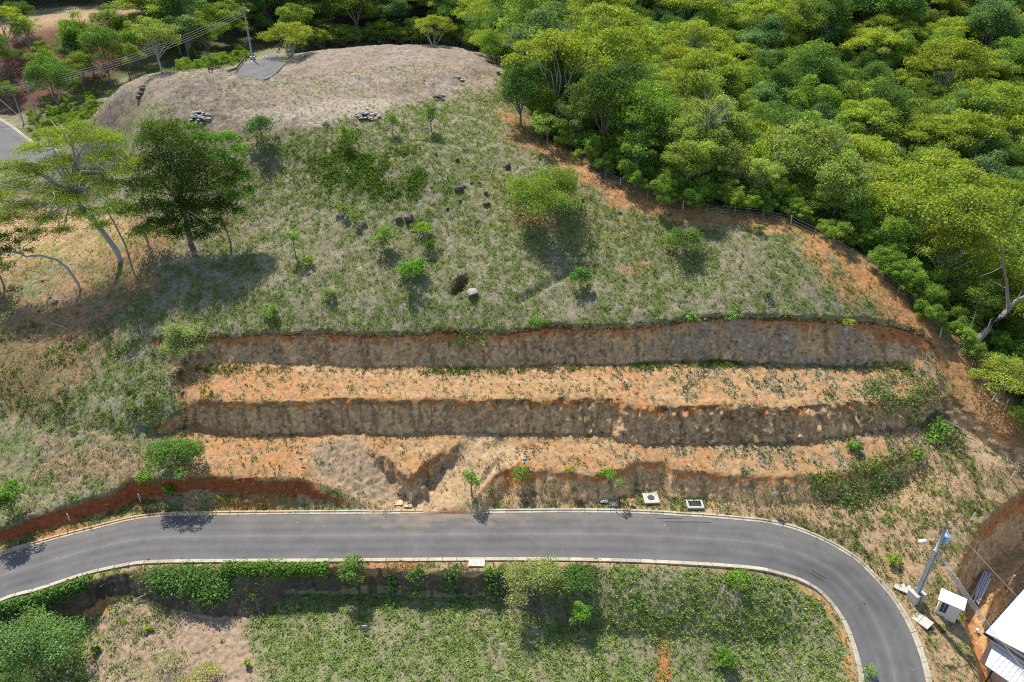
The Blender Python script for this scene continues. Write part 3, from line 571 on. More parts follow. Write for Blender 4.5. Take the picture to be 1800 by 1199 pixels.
def unit(v): return v / np.maximum(np.linalg.norm(v, axis=-1, keepdims=True), 1e-9)
def leaf_quads(P, Nn, size, r, asp=.62):
    """rhombic leaves (sprays) at P, facing Nn"""
    n = len(P); a = unit(np.cross(Nn, r.normal(size=(n, 3)))); b = np.cross(Nn, a)
    s = size[:, None]; V = np.empty((n, 4, 3))
    bend = Nn * s * .18
    V[:, 0] = P - a * s * .5; V[:, 1] = P + b * s * asp * .5 + bend; V[:, 2] = P + a * s * .5; V[:, 3] = P - b * s * asp * .5 + bend
    return V.reshape(-1, 3), np.arange(n * 4).reshape(-1, 4)
def leaf_color(n, col, r, var=.22, yellow=.12):
    c = np.array(col)[None] * GAIN * (1 + var * r.normal(size=(n, 1))).clip(.45, 1.7)
    y = (r.random((n, 1)) < yellow); c = np.where(y, c * np.array((1.28, 1.18, .8)), c)
    return np.repeat(c, 4, 0)
def cloud(lobes, n, size, r, shell=.55, up=.35, bottom=-.45):
    """leaves through the outer part of many lobes; rows cx cy cz rx ry rz"""
    L = np.array(lobes, float); wgt = (L[:, 3] * L[:, 4] + L[:, 3] * L[:, 5] + L[:, 4] * L[:, 5]); wgt /= wgt.sum()
    k = r.choice(len(L), n, p=wgt); d = unit(r.normal(size=(n, 3))); d[:, 2] = np.where(d[:, 2] < bottom, -d[:, 2], d[:, 2])
    rad = (shell + (1.05 - shell) * r.random(n) ** .6)
    rad *= 1 + .12 * r.normal(size=n); rad *= 1 + .18 * (np.sin(d[:, 0] * 5 + k * 1.7) * np.sin(d[:, 1] * 6 + k) * np.sin(d[:, 2] * 5 + k * .6))
    P = L[k, :3] + d * L[k, 3:6] * rad[:, None]
    Nn = unit(d * .45 + r.normal(size=(n, 3)) * .6 + np.array([0, 0, up]))
    return P, Nn, k
def crown_mesh(name, lobes, n, size, col, r, mat=None, shell=.55, up=.55, var=.22, yellow=.1, asp=.62, lobevar=.16):
    n = int(n / FINE ** 2 * .95); size = size * FINE
    P, Nn, k = cloud(lobes, n, size, r, shell, up); s = size * (.6 + .8 * r.random(n))
    V, Q = leaf_quads(P, Nn, s, r, asp); c = leaf_color(n, col, r, var, yellow)
    lv = 1 + lobevar * r.normal(size=(len(lobes), 1)); c = c * np.repeat(lv[k], 4, 0).clip(.6, 1.5)
    return npmesh(name, V, Q, 4, c.clip(.004, .8), [mat or m_leaf])
def lobes_round(r, R, Hc, rz, k=16, s=(.30, .46), low=-.3):
    L = [(0, 0, Hc, R * .62, R * .62, rz * .62)]
    for i in range(k):
        az = r.random() * 2 * pi; el = math.asin(r.uniform(low, 1)); q = r.uniform(.5, .95); e = r.uniform(*s) * (1.25 - .45 * q)
        L.append((R * q * cos(az) * cos(el), R * q * sin(az) * cos(el), Hc + rz * q * sin(el), R * e, R * e, rz * e * r.uniform(.7, 1)))
    return L
def lobes_umbrella(r, R, Hc, rz, k=18, s=(.22, .36), fl=.4):
    L = []
    for i in range(k):
        az = i * 2.4 + r.uniform(-.4, .4); q = math.sqrt((i + .5) / k) * .82; e = r.uniform(*s)
        L.append((R * q * cos(az), R * q * sin(az), Hc + rz * (.55 - q * q * .9) + r.uniform(-.25, .25) * rz, R * e, R * e, R * e * fl))
    return L
def limb_pts(a, b, r, sag=.12):
    a, b = np.array(a, float), np.array(b, float); L = np.linalg.norm(b - a)
    m1 = a + (b - a) * .35 + np.array([0, 0, .12 * L]) + r.normal(size=3) * sag * L * .5; m2 = a + (b - a) * .7 + np.array([0, 0, .1 * L]) + r.normal(size=3) * sag * L * .4
    return [a, m1, m2, b]
def trunk_mesh(name, path, rad, lobes, r, mat, nl=9, fork=.75, lr=.4, twigs=0):
    """path: trunk polyline; limbs run from near its end to lobes"""
    m = MB(); n = len(path); m.tube(path, list(np.linspace(rad, rad * .62, n)), 7)
    top = np.array(path[-1], float); prev = np.array(path[-2], float)
    L = list(lobes); r.shuffle(L)
    for q in L[:nl]:
        st = prev + (top - prev) * r.uniform(fork, 1.0); P = limb_pts(st, q[:3], r); rr = rad * lr * r.uniform(.6, 1)
        m.tube(P, [rr, rr * .8, rr * .55, rr * .25], 5, False)
        for _ in range(twigs):
            e = np.array(q[:3]) + r.normal(size=3) * np.array(q[3:6]) * .8; m.tube(limb_pts(P[2], e, r), [rr * .4, rr * .3, rr * .2, rr * .08], 4, False)
    return m.mesh(name, mat, True)
def zc_at(p): return float(p[1] * CP - (p[2] - CAMZ) * SP)

BRIGHT, MID, DARK, OLIVE, FEATH, PALE, BLUISH = (.135, .185, .028), (.085, .14, .024), (.045, .085, .018), (.13, .14, .03), (.115, .155, .042), (.15, .18, .06), (.07, .12, .045)
GAIN, FINE = 2.05, .72
def tree(name, label, cat, base, R, Ht, kind='round', col=MID, n=2500, leaf=.34, trunk=None, group=None, lean=(0, 0), bark=None, seed=0, k=16, nl=9, rzf=.5, shell=.5, twigs=0, trad=None, lobes=None):
    r = np.random.default_rng(seed + 100); base = np.array(base, float); base[2] -= .08
    t = thing(name, label, cat, base, group)
    if lobes is None:
        if kind == 'umbrella': rz = R * .42; Hc = Ht - rz * .8; lobes = lobes_umbrella(r, R, Hc, rz, k)
        else: rz = Ht * rzf; Hc = Ht - rz; lobes = lobes_round(r, R, Hc, rz, k)
        lobes = [(a + lean[0], b + lean[1], c, d, e, f) for a, b, c, d, e, f in lobes]
    Hc = np.mean([q[2] for q in lobes]); th = trunk if trunk else Hc * .55
    path = [(0, 0, -.3), (lean[0] * .3, lean[1] * .3, th * .5), (lean[0] * .7, lean[1] * .7, th)]
    link('trunk', trunk_mesh('trunk', path, trad or max(.05, Ht * .028), lobes, r, bark or m_bark, nl, twigs=twigs), t)
    link('crown', crown_mesh('crown', lobes, n, leaf, col, r, m_leaf1, shell, lobevar=.12), t)
    return t
def plant_px(name, label, cat, bx, by, wpx, hpx, **kw):
    """a plant whose foot is seen at bx,by and whose crown spans wpx x hpx pixels"""
    p = hit(bx, by); zc = zc_at(p); R = wpx * zc / F / 2; th = PITCH + math.atan((by - PY0) / F)
    Ht = max((hpx * zc / F - R * .95 * sin(th)) / cos(th), R * .75)
    return tree(name, label, cat, p, R, Ht, **kw)

# ---- the big trees on the left
def custom_tree(name, label, base_px, lobes, path, rad, n, leaf, col, seed, bark, group=None, shell=.4, nl=14, twigs=2, lr=.45, up=.35, asp=.62, fork=.6):
    r = np.random.default_rng(seed); p = hit(*base_px); p[2] -= .1; t = thing(name, label, 'tree', p, group)
    link('trunk', trunk_mesh('trunk', path, rad, lobes, r, bark, nl, fork, lr, twigs), t)
    link('crown', crown_mesh('crown', lobes, n, leaf, col, r, m_leaf1, shell, up, asp=asp), t); return t
r_ = np.random.default_rng(5)
def px_off(base_px, pts, depth=0.0):
    """offsets in metres of picture points lying `depth` metres behind the plane through the foot"""
    p = hit(*base_px); out = []
    for q in pts:
        dd = q[2] if len(q) > 2 else depth; a, b, c = (float(v) for v in ray(q[0], q[1])); t = (p[1] + dd) / b; out.append((a * t - p[0], dd, CAMZ + c * t - p[2]))
    return out
B1 = (213, 456)
L1 = []
for (x, y, dd, e) in [(20, 330, 0, 3), (60, 300, 2, 3), (110, 285, 3, 3.2), (60, 260, 4, 2.8), (120, 245, 5, 3), (170, 240, 5, 3), (190, 275, 3, 2.8), (150, 310, 1, 3), (90, 335, -1, 3), (40, 365, -2, 2.8), (120, 350, -2, 2.8), (190, 325, 0, 2.6), (215, 300, 1, 2.2), (10, 385, -3, 2.6), (80, 385, -3, 2.5), (150, 375, -2, 2.2), (-20, 350, 0, 3), (140, 222, 6, 2.2), (90, 232, 6, 2.2), (-40, 320, 0, 3), (200, 245, 4, 2), (235, 285, 2, 2), (60, 410, -4, 1.8), (110, 405, -3, 1.8), (200, 365, -2, 1.8), (20, 290, 2, 2.4), (175, 395, -2, 1.4)]:
    o = px_off(B1, [(x, y)], dd * .8)[0]; L1.append((*o, e, e, e * .32))
pth = [(0, 0, -.4)] + px_off(B1, [(205, 440), (185, 412), (165, 388), (140, 360), (125, 330)], 0.0)
custom_tree('feathery_tree', 'tall wide feathery yellow-green tree with leaning pale trunk on the left slope', B1, L1, pth, .42, 32000, .28, (.125, .175, .026), 11, m_bark_pale, nl=27, twigs=3, lr=.5, shell=.1, up=.9, asp=.4, fork=.1)
B2 = (335, 428)
L2 = []
for (x, y, dd, e) in [(265, 250, 2, 2.2), (300, 245, 3, 2.4), (330, 265, 2, 2.6), (280, 290, 1, 2.8), (250, 330, 0, 2.4), (310, 320, 0, 3), (350, 310, 1, 2.8), (380, 330, 0, 2.4), (400, 300, 2, 2.0), (270, 365, -1, 2.2), (320, 370, -1, 2.6), (365, 365, -1, 2.4), (395, 365, 0, 1.8), (290, 395, -2, 1.5), (240, 290, 2, 1.9), (345, 285, 3, 2.4), (380, 395, -1, 1.6), (300, 392, -2, 1.6), (345, 398, -2, 1.7), (270, 392, -2, 1.3), (372, 408, -2, 1.2), (330, 340, 1, 2.2), (305, 412, -2, 1.3), (350, 416, -2, 1.3), (322, 405, -1, 1.3), (265, 225, 3, 1.6), (300, 225, 4, 1.5), (230, 370, 0, 1.5)]:
    o = px_off(B2, [(x, y)], dd)[0]; L2.append((*o, e, e, e * .72))
custom_tree('broadleaf_tree', 'big dense dark green broadleaf tree beside the feathery tree', B2, L2, [(0, 0, -.4)] + px_off(B2, [(330, 405), (326, 385), (322, 365)], 0.0), .42, 20000, .31, (.045, .075, .015), 12, m_bark, shell=.35, nl=18, twigs=2)
L3 = []
B3 = (406, 424)
for (x, y, dd, e) in [(350, 240, 4, 1.3), (375, 245, 4, 1.5), (400, 240, 4, 1.4), (420, 262, 3, 1.3), (335, 222, 5, 1.0), (410, 290, 2, 1.5), (425, 310, 1, 1.5), (435, 335, 0, 1.2), (410, 345, 0, 1.3), (420, 370, -1, 1.0), (385, 275, 3, 1.6), (400, 320, 1, 1.5)]:
    o = px_off(B3, [(x, y)], dd)[0]; L3.append((*o, e, e, e * .6))
custom_tree('slender_tree', 'slender bright green tree with thin leaning trunk right of the dark broadleaf tree', B3, L3, [(0, 0, -.3)] + px_off(B3, [(398, 405), (388, 380), (384, 350)], 0.0), .15, 3600, .36, (.075, .15, .022), 13, m_bark, nl=12, twigs=1, shell=.2)
B4 = (140, 508)
L4 = [(*px_off(B4, [(x, y)], dd)[0], e, e, e * .5) for (x, y, dd, e) in [(10, 440, 0, 1.5), (-15, 425, 1, 1.8), (30, 425, 0, 1.4), (50, 440, 0, .9), (-20, 460, -1, 1.6), (60, 420, 1, .8), (8, 415, 2, 1.2), (35, 405, 1, 1.0)]]
custom_tree('crooked_tree', 'crooked sparse tree with a bare grey trunk bent to the left edge', B4, L4, [(0, 0, -.3)] + px_off(B4, [(137, 498), (118, 470), (98, 455), (70, 448), (45, 450), (25, 440)], 0.0), .2, 1500, .3, (.06, .09, .02), 14, m_bark_pale, nl=8, twigs=2, shell=.1, fork=.1)
for i, (bp, tp, lab) in enumerate([((240, 492), [(232, 470), (220, 430), (200, 390), (185, 365)], 'dark thin trunked tree just right of the leaning pale trunk'), ((268, 450), [(262, 435), (255, 410), (250, 395)], 'small thin tree between the feathery tree and the dark broadleaf tree')]):
    top = px_off(bp, [tp[-1]], 0)[0]; LL = [(top[0] + dx, dy, top[2] + dz, 1.5, 1.5, .7) for dx, dy, dz in r_.uniform(-1.8, 1.8, (6, 3))]
    custom_tree('thin_tree', lab, bp, LL, [(0, 0, -.3)] + px_off(bp, tp, 0.0), .14, 900, .3, (.09, .14, .025), 20 + i, m_bark, nl=6, twigs=1, shell=.15)
def P(*a, **k): return plant_px(*a, **k)
P('leafy_bush', 'dark green bush cut by the left edge of the photo below the crooked tree', 'bush', 8, 505, 55, 80, col=DARK, n=1100, seed=1)
P('feathery_shrub', 'pale grey-green feathery shrub hanging over the left end of the top cut', 'shrub', 332, 632, 88, 80, col=(.15, .19, .075), n=4500, leaf=.24, seed=2, shell=.3)
P('round_bush', 'dense round bright green bush above the left end of the lowest red cut', 'bush', 312, 832, 94, 84, col=(.075, .14, .03), n=4200, leaf=.27, seed=3, shell=.7)
P('small_tree', 'small bright green tree at the left edge above the low red bank', 'tree', 28, 912, 66, 82, col=(.07, .14, .025), n=1500, leaf=.33, seed=4, trunk=1.5, shell=.35)
P('round_shrub', 'single small round green shrub on the lower kerb edge', 'shrub', 627, 1024, 54, 58, col=(.085, .14, .035), n=1500, leaf=.22, seed=5, trunk=1.4)
P('feathery_shrub', 'wide pale feathery shrub spreading over the lower kerb in the middle of the road', 'shrub', 935, 1040, 112, 84, col=(.16, .19, .065), n=4200, leaf=.22, seed=6, shell=.3)
P('leafy_bush', 'low dark green bush under the lower kerb right of the wide feathery shrub', 'bush', 1012, 1022, 72, 42, col=(.06, .115, .028), n=1500, leaf=.24, seed=7)
P('leafy_bush', 'bright green upright bush with long shadow on the lower field', 'bush', 1020, 1098, 38, 46, col=(.085, .16, .025), n=900, leaf=.24, seed=8)
P('feathery_tree', 'large soft green feathery tree in the bottom left corner', 'tree', 72, 1190, 150, 128, col=(.09, .155, .05), n=8000, leaf=.26, seed=9, shell=.45, k=24)
P('yellow_bush', 'small yellow-green bush in front of the left hedge', 'bush', 70, 1092, 44, 38, col=(.22, .19, .05), n=500, leaf=.22, seed=10)
P('bare_shrub', 'half bare shrub with pale twigs at the bottom edge beside the tan soil', 'shrub', 285, 1192, 100, 52, col=(.14, .16, .05), n=700, leaf=.2, seed=11, bark=m_bark_pale, nl=16, twigs=5, shell=.2)
P('bare_shrub', 'low olive shrub on the tan soil right of the half bare shrub', 'shrub', 360, 1197, 62, 40, col=(.15, .17, .04), n=600, leaf=.2, seed=12, shell=.2)
P('round_tree', 'round yellow-green tree standing alone on the saddle of the hill', 'tree', 955, 380, 132, 102, col=(.105, .155, .028), n=11000, leaf=.28, seed=13, trunk=2.6, k=24, shell=.5)
P('sparse_tree', 'sparse thin tree on the crest left of the orange soil', 'tree', 1200, 440, 74, 54, col=(.08, .125, .03), n=2000, leaf=.27, seed=14, trunk=2.4, shell=.15, twigs=2)
P('leafy_bush', 'bright green bush with a dark shadow above the middle of the top cut', 'bush', 724, 494, 54, 46, col=(.065, .15, .02), n=1300, leaf=.3, seed=15)
P('leafy_bush', 'loose green bush with thin stem uphill of the dark-shadowed bush', 'bush', 674, 436, 48, 44, col=(.085, .15, .03), n=700, leaf=.3, seed=16, trunk=2.0, shell=.2)
P('low_shrub', 'low bright yellow-green shrub on the green middle of the slope', 'shrub', 742, 408, 42, 24, col=(.12, .19, .025), n=500, leaf=.28, seed=17)
P('leafy_bush', 'upright green bush right of the sinkhole', 'bush', 1020, 508, 34, 44, col=(.06, .14, .03), n=800, leaf=.27, seed=18, trunk=1.0)
P('leafy_tree', 'small dull green tree at the front rim of the levelled pad', 'tree', 462, 252, 56, 56, col=(.075, .125, .05), n=1300, leaf=.34, seed=19, trunk=2.2)
P('sapling', 'thin sapling with a tuft of light leaves on the dry slope', 'sapling', 520, 452, 28, 52, col=(.11, .19, .03), n=240, leaf=.3, seed=20, trunk=3.0, rzf=.25, nl=4)
P('dark_tree', 'dark green dense tree at the corner where the pad meets the fence', 'tree', 915, 222, 92, 108, col=(.045, .085, .025), n=4200, leaf=.36, seed=21, trunk=2.0, k=20)
P('light_tree', 'light green spreading tree on the fence line beyond the round tree', 'tree', 962, 262, 74, 66, kind='umbrella', col=(.10, .15, .035), n=1500, leaf=.34, seed=22)
P('leafy_bush', 'green bush on the very edge of the top cut below the ditch', 'bush', 944, 576, 38, 26, col=(.08, .16, .025), n=420, leaf=.26, seed=23)
P('sapling', 'slender green sapling rooted in the eroded ramp above the road', 'sapling', 829, 872, 34, 56, col=(.10, .18, .035), n=420, leaf=.26, seed=24, trunk=1.6, rzf=.42, nl=6, shell=.25)
P('leafy_bush', 'round light green bush over the red end of the lowest cut', 'bush', 915, 842, 34, 32, col=(.11, .17, .035), n=520, leaf=.22, seed=25)
P('leafy_bush', 'bright green bush hanging over the lowest cut right of the yellow one', 'bush', 1068, 840, 34, 26, col=(.11, .19, .03), n=420, leaf=.22, seed=26)
P('yellow_bush', 'small yellowish bush on the rim of the lowest cut', 'bush', 1002, 832, 20, 18, col=(.19, .19, .03), n=200, leaf=.2, seed=27)
P('sapling', 'tall thin sapling beside the concrete slabs above the upper kerb', 'sapling', 1083, 884, 24, 52, col=(.10, .15, .05), n=120, leaf=.24, seed=28, trunk=2.2, rzf=.35, nl=6, shell=.2, trad=.03)
P('umbrella_tree', 'wide yellow-green tree at the right edge below the dead tree', 'tree', 1742, 706, 128, 92, kind='umbrella', col=(.15, .175, .035), n=3600, leaf=.26, seed=29, k=22, lean=(1.2, .5), bark=m_bark)
P('low_shrub', 'sprawling green shrub on the lower field below the lower kerb', 'shrub', 1300, 1022, 48, 26, col=(.10, .18, .025), n=420, leaf=.24, seed=30)
P('leafy_bush', 'dark green bush near the bottom edge of the lower field', 'bush', 1272, 1168, 40, 32, col=(.065, .135, .02), n=600, leaf=.26, seed=31)
P('sapling', 'few-leaved sapling beside the lower kerb at the bottom edge', 'sapling', 1524, 1192, 30, 28, col=(.10, .18, .04), n=140, leaf=.24, seed=32)
P('thorny_shrub', 'leafless thorny shrub on the lower field', 'shrub', 1225, 1140, 40, 40, col=(.16, .16, .06), n=40, leaf=.16, seed=33, nl=12, twigs=4, shell=.1, bark=m_bark_dark, trad=.04)
P('thorny_shrub', 'leafless thorny shrub on the lower field near the bend', 'shrub', 1385, 1165, 44, 38, col=(.16, .16, .06), n=40, leaf=.16, seed=34, nl=12, twigs=4, shell=.1, bark=m_bark, trad=.04)
for i, (x, y, w_, h_, c, lab) in enumerate([(612, 262, 28, 44, MID, 'upright shrub below the pad rim, third from the stone pile'), (690, 236, 22, 44, MID, 'upright shrub below the pad rim right of the stone pile'), (758, 232, 30, 52, (.07, .13, .03), 'tall shrub on the steep bank under the right half of the pad'), (600, 380, 30, 30, MID, 'small ragged shrub on the left part of the green slope'), (628, 395, 26, 26, MID, 'small ragged shrub uphill of the sapling row'), (545, 466, 26, 20, BRIGHT, 'small light shrub beside the thin sapling'), (580, 524, 24, 22, MID, 'small shrub close above the top cut on the left'), (476, 560, 30, 30, (.10, .18, .03), 'pale green weed clump right of the feathery shrub'), (1332, 412, 18, 20, (.05, .11, .03), 'tiny dark round shrub on the right crest'), (1350, 524, 16, 16, (.05, .11, .03), 'tiny dark shrub above the right end of the top cut'), (1216, 566, 26, 22, (.10, .19, .05), 'green shrub on the lip of the top cut, left one of the pair'), (1288, 566, 30, 26, (.12, .21, .06), 'pale green shrub on the lip of the top cut, right one of the pair'), (1490, 572, 26, 20, (.17, .19, .03), 'yellow shrub on the lip of the top cut near its right end'), (755, 440, 30, 24, DARK, 'dark low shrub right of the loose green bush'), (1710, 360, 30, 30, MID, 'loose shrub beyond the fence'),
     (170, 1148, 14, 16, MID, 'small dark weed bush on the tan soil at bottom left'), (262, 1108, 16, 12, BRIGHT, 'small bright weed bush on the tan soil'), (437, 1170, 12, 14, BRIGHT, 'single weed at the right border of the tan soil'), (1570, 990, 26, 22, BRIGHT, 'bright low shrub on the bank near the bend'), (1500, 790, 30, 22, (.08, .15, .03), 'green shrub on the flat top of the vegetated corner'), (300, 870, 26, 26, MID, 'green shrub at the foot of the round bush'), (258, 848, 30, 26, (.09, .15, .03), 'green shrub hanging on the low red bank left of the round bush')]):
    P('low_shrub', lab, 'shrub', x, y, w_, h_, col=c, n=int(60 + w_ * h_ * .42), leaf=.26, seed=50 + i, nl=5)
# bare dead trees
def dead_tree(label, base_px, polys, rad, bark=m_bark):
    p = hit(*base_px); t = thing('dead_tree', label, 'tree', p); m = MB(); m2 = MB()
    for i, (pl, ra) in enumerate(polys):
        q = px_off(base_px, pl, 0.0); (m if i == 0 else m2).tube(q, list(np.linspace(ra, ra * .35, len(q))), 6, True)
    m.obj('trunk', bark, t, smooth=True)
    if m2.v: m2.obj('branch', bark, t, smooth=True)
dead_tree('bare grey dead tree leaning over the forest edge at the right', (1712, 604), [([(1712, 606), (1735, 580), (1760, 556), (1785, 530), (1815, 515), (1850, 490)], .45), ([(1772, 540), (1770, 500), (1764, 470), (1762, 445), (1756, 420)], .2), ([(1770, 508), (1752, 498), (1738, 492)], .09), ([(1764, 468), (1745, 478), (1722, 486)], .07), ([(1735, 580), (1742, 562), (1750, 556)], .1), ([(1785, 530), (1795, 515), (1800, 500)], .1)], .4)
dead_tree('pale dead sapling beside the foot of the dead tree', (1697, 600), [([(1697, 602), (1704, 580), (1712, 560), (1716, 545)], .1), ([(1704, 580), (1695, 562), (1690, 552)], .05), ([(1712, 560), (1702, 556)], .04)], .1, m_bark_pale)

# ---- creepers that hang over cuts, and the hedges
def leaf_mass(name, label, cat, P0, Nn, size, col, seed, kind=None, var=.25, yellow=.1):
    r = np.random.default_rng(seed); n = len(P0); V, Q = leaf_quads(P0, Nn, size * (.6 + .8 * r.random(n)), r); o = link(name, npmesh(name, V, Q, 4, leaf_color(n, col, r, var, yellow).clip(.004, .8), [m_leaf1]))
    return tag(o, label, cat, kind=kind)
vx, vy, vz = Xd.ravel(), Yd.ravel(), Zd.ravel(); vu, vv = U.ravel(), V_.ravel()
_norm = unit(np.stack([-gx.ravel(), -gy.ravel(), np.ones(gx.size)], -1))
def over_ground(poly, n, lift, size, r, clump=.9):
    m = np.where(inside(poly, vu + jx.ravel() * 40, vv + jy.ravel() * 30) & (vx > -130) & (fbm(vx * .55, vz * .55 + vy * .3, 3, 97) > .44))[0]
    c = m[r.integers(0, len(m), max(3, n // 14))]; k = c[r.integers(0, len(c), n)]
    P0 = np.stack([vx[k], vy[k], vz[k]], -1) + r.normal(size=(n, 3)) * clump * .5
    P0[:, 2] = np.maximum(P0[:, 2], ground(P0[:, 0], P0[:, 1]) + .05); P0 += _norm[k] * (lift * r.random(n) ** .7)[:, None]
    return P0, unit(_norm[k] * .6 + r.normal(size=(n, 3)) * .5 + np.array([0, 0, .4]))
r = np.random.default_rng(77)
leaf_mass('creeper', 'dark green creeper covering the right end of the middle cut', 'creeper', *over_ground([(1480, 690), (1540, 668), (1620, 660), (1645, 680), (1628, 720), (1600, 745), (1540, 745), (1500, 728)], 1900, .35, .3, r), .26, (.075, .115, .035), 78)
leaf_mass('creeper', 'green creeper and shrubs covering the rounded right end of the lowest cut', 'creeper', *over_ground([(1470, 815), (1540, 795), (1570, 790), (1595, 815), (1580, 860), (1530, 890), (1480, 880), (1420, 860), (1390, 845), (1450, 835)], 2200, .3, .3, r), .26, (.085, .13, .035), 79)
leaf_mass('creeper', 'small green creeper sprig trailing down the top cut face', 'creeper', *over_ground([(795, 590), (812, 586), (820, 600), (845, 600), (840, 608), (815, 606), (798, 600)], 190, .3, .26, r, .5), .28, (.12, .2, .03), 80)
leaf_mass('creeper', 'flowering creeper matting the bank below the lower kerb left of the dark drop', 'creeper', *over_ground([(255, 1000), (395, 1000), (400, 1040), (380, 1052), (340, 1046), (300, 1040), (265, 1030)], 5200, .4, .3, r), .24, (.075, .125, .035), 81)
leaf_mass('long_grass', 'strip of long bright grass in the gully at the end of the middle cut', 'grass', *over_ground([(1640, 745), (1662, 745), (1660, 765), (1632, 790), (1610, 805), (1600, 798), (1625, 775)], 700, .3, .26, r), .26, (.09, .17, .03), 82)
def hedge(label, px, w_, h_, n, col, seed):
    r = np.random.default_rng(seed); L = spline([hit(*q) for q in px], 80); P0 = []; Nn = []
    i = r.integers(0, 79, n); f_ = r.random(n)[:, None]; c = L[i] * (1 - f_) + L[i + 1] * f_
    a = r.random(n) * 2 * pi; q = .6 + .45 * r.random(n); bump_ = 1 + .3 * (vnoise(c[:, 0] * .7, c[:, 1] * .7, 5) - .5) + .25 * (vnoise(c[:, 0] * 2, c[:, 1] * 2, 6) - .5)
    off = np.stack([0 * a, np.cos(a) * w_ * q * bump_, np.sin(a) * h_ * q * bump_], -1)
    P0 = c + off + r.normal(size=(n, 3)) * .08; Nn = unit(off * .6 + r.normal(size=(n, 3)) * .5 + np.array([0, 0, .4]))
    return leaf_mass('hedge', label, 'hedge', P0, Nn, .25, col, seed)
hedge('tall clipped-looking green hedge on the rim of the dark drop below the road', [(392, 1000), (450, 1001), (520, 1000), (578, 1002)], .75, .8, 5200, (.07, .13, .025), 90)
hedge('long dark green hedge along the lower kerb at the left edge', [(-40, 1088), (0, 1074), (60, 1056), (110, 1040), (158, 1022)], .7, .75, 5200, (.06, .115, .03), 91)
for i, (x, y, w_, lab) in enumerate([(740, 1004, 16, 'small green vine on the shaded bank left of the white slab'), (800, 1004, 14, 'green vine hanging below the white slab'), (860, 1004, 18, 'green vine at the left side of the wide feathery shrub'), (690, 1030, 12, 'vine low on the shaded bank')]):
    leaf_mass('vine', lab, 'vine', *over_ground([(x - w_, y - 4), (x + w_, y - 4), (x + w_ * .8, y + 34), (x - w_ * .8, y + 34)], 230, .15, .26, r, .6), .24, (.07, .14, .03), 92 + i)

# ---- forest: a few models of tree, then many copies
def forest_model(kind, seed):
    r = np.random.default_rng(seed)
    if kind == 'round': R, Ht = 4.6, 9.5; lob = lobes_round(r, R, 6.0, 3.6, 20, (.26, .42)); col, n, lf, bark = (.095, .15, .026), 3600, .42, m_bark
    elif kind == 'dark': R, Ht = 4.8, 10.5; lob = lobes_round(r, R, 6.6, 4.1, 22, (.24, .40)); col, n, lf, bark = (.062, .108, .026), 3800, .42, m_bark
    elif kind == 'umbrella': R = 5.6; lob = lobes_umbrella(r, R, 7.4, 2.7, 24, (.2, .34), .5); col, n, lf, bark = (.142, .185, .028), 3400, .40, m_bark_pale
    elif kind == 'olive': R = 4.4; lob = lobes_round(r, R, 5.8, 3.3, 18, (.24, .4)); col, n, lf, bark = (.115, .16, .032), 3200, .40, m_bark
    elif kind == 'feathery': R = 4.0; lob = lobes_round(r, R, 5.4, 3.4, 24, (.2, .34)); col, n, lf, bark = (.14, .18, .045), 2600, .36, m_bark_pale
    elif kind == 'bluish': R = 4.4; lob = lobes_round(r, R, 6.2, 3.4, 20, (.22, .38)); col, n, lf, bark = (.085, .14, .05), 3400, .4, m_bark
    elif kind == 'young': R = 2.2; lob = lobes_round(r, R, 3.6, 2.2, 14, (.26, .42)); col, n, lf, bark = (.11, .17, .03), 1100, .34, m_bark
    sh = .2 if kind in ('feathery', 'umbrella') else .35
    tm = trunk_mesh('forest_trunk', [(0, 0, -1.5), (.1, 0, 1.4), (.2, .1, 2.6 if kind != 'young' else 1.2)], .2 if kind != 'young' else .09, lob, r, bark, 12, .5, .45, 1)
    return tm, crown_mesh('forest_crown', lob, int(n * 1.4), lf * .84, col, r, m_leaf, sh, .4, lobevar=.12)
KINDS = [('round', 'round-crowned green tree'), ('dark', 'dense dark green tree'), ('umbrella', 'flat-topped yellow-green tree'), ('olive', 'olive green tree'), ('feathery', 'pale feathery tree'), ('bluish', 'cool dark bluish-green tree'), ('young', 'young light green tree')]
MODELS = {k: [forest_model(k, 300 + 10 * i + j) for j in range(2)] for i, (k, _) in enumerate(KINDS)}
r = np.random.default_rng(404)
cand = []
y = 78.0
while y < 330:
    sp_ = 4.0 if y < 105 else (5.1 if y < 200 else 6.8)
    for x in np.arange(-185, 240, sp_):
        cand.append((x + r.uniform(-.45, .45) * sp_, y + r.uniform(-.45, .45) * sp_))
    y += sp_ * .92
cand = np.array(cand); cz = ground(cand[:, 0], cand[:, 1])
cu, cv, czc = proj(cand[:, 0], cand[:, 1], cz + 5)
gu, gv, _ = proj(cand[:, 0], cand[:, 1], cz)
ok = inside(forest_poly, cand[:, 0], cand[:, 1]) & (cu > -70) & (cu < 1870) & (cv > -70) & (cv < 1000)
ok &= segdist(fence_w[:, :2], cand[:, 0], cand[:, 1]) > 1.8
ok &= ~inside([(-200, 40), (0, 40), (120, 12), (250, 5), (262, 20), (262, 60), (200, 135), (60, 205), (-200, 205)], gu, gv)   # the red knoll stays bare
ok &= ~inside([(-100, 120), (300, 100), (500, 78), (520, 130), (300, 200), (-100, 260)], gu, gv)
ok &= ~((cu > 1670) & (cv > 400) & (cv < 640) & (cand[:, 1] < hit(1712, 604)[1] + 3))     # the dead tree stands clear
cand, cz, cu, cv, czc, gv, gu = cand[ok], cz[ok], cu[ok], cv[ok], czc[ok], gv[ok], gu[ok]
fd = segdist(fence_w[:, :2], cand[:, 0], cand[:, 1])
kn_ = fbm(cand[:, 0] * .03, cand[:, 1] * .03, 3, 55); kk = r.random(len(cand))
pick = []
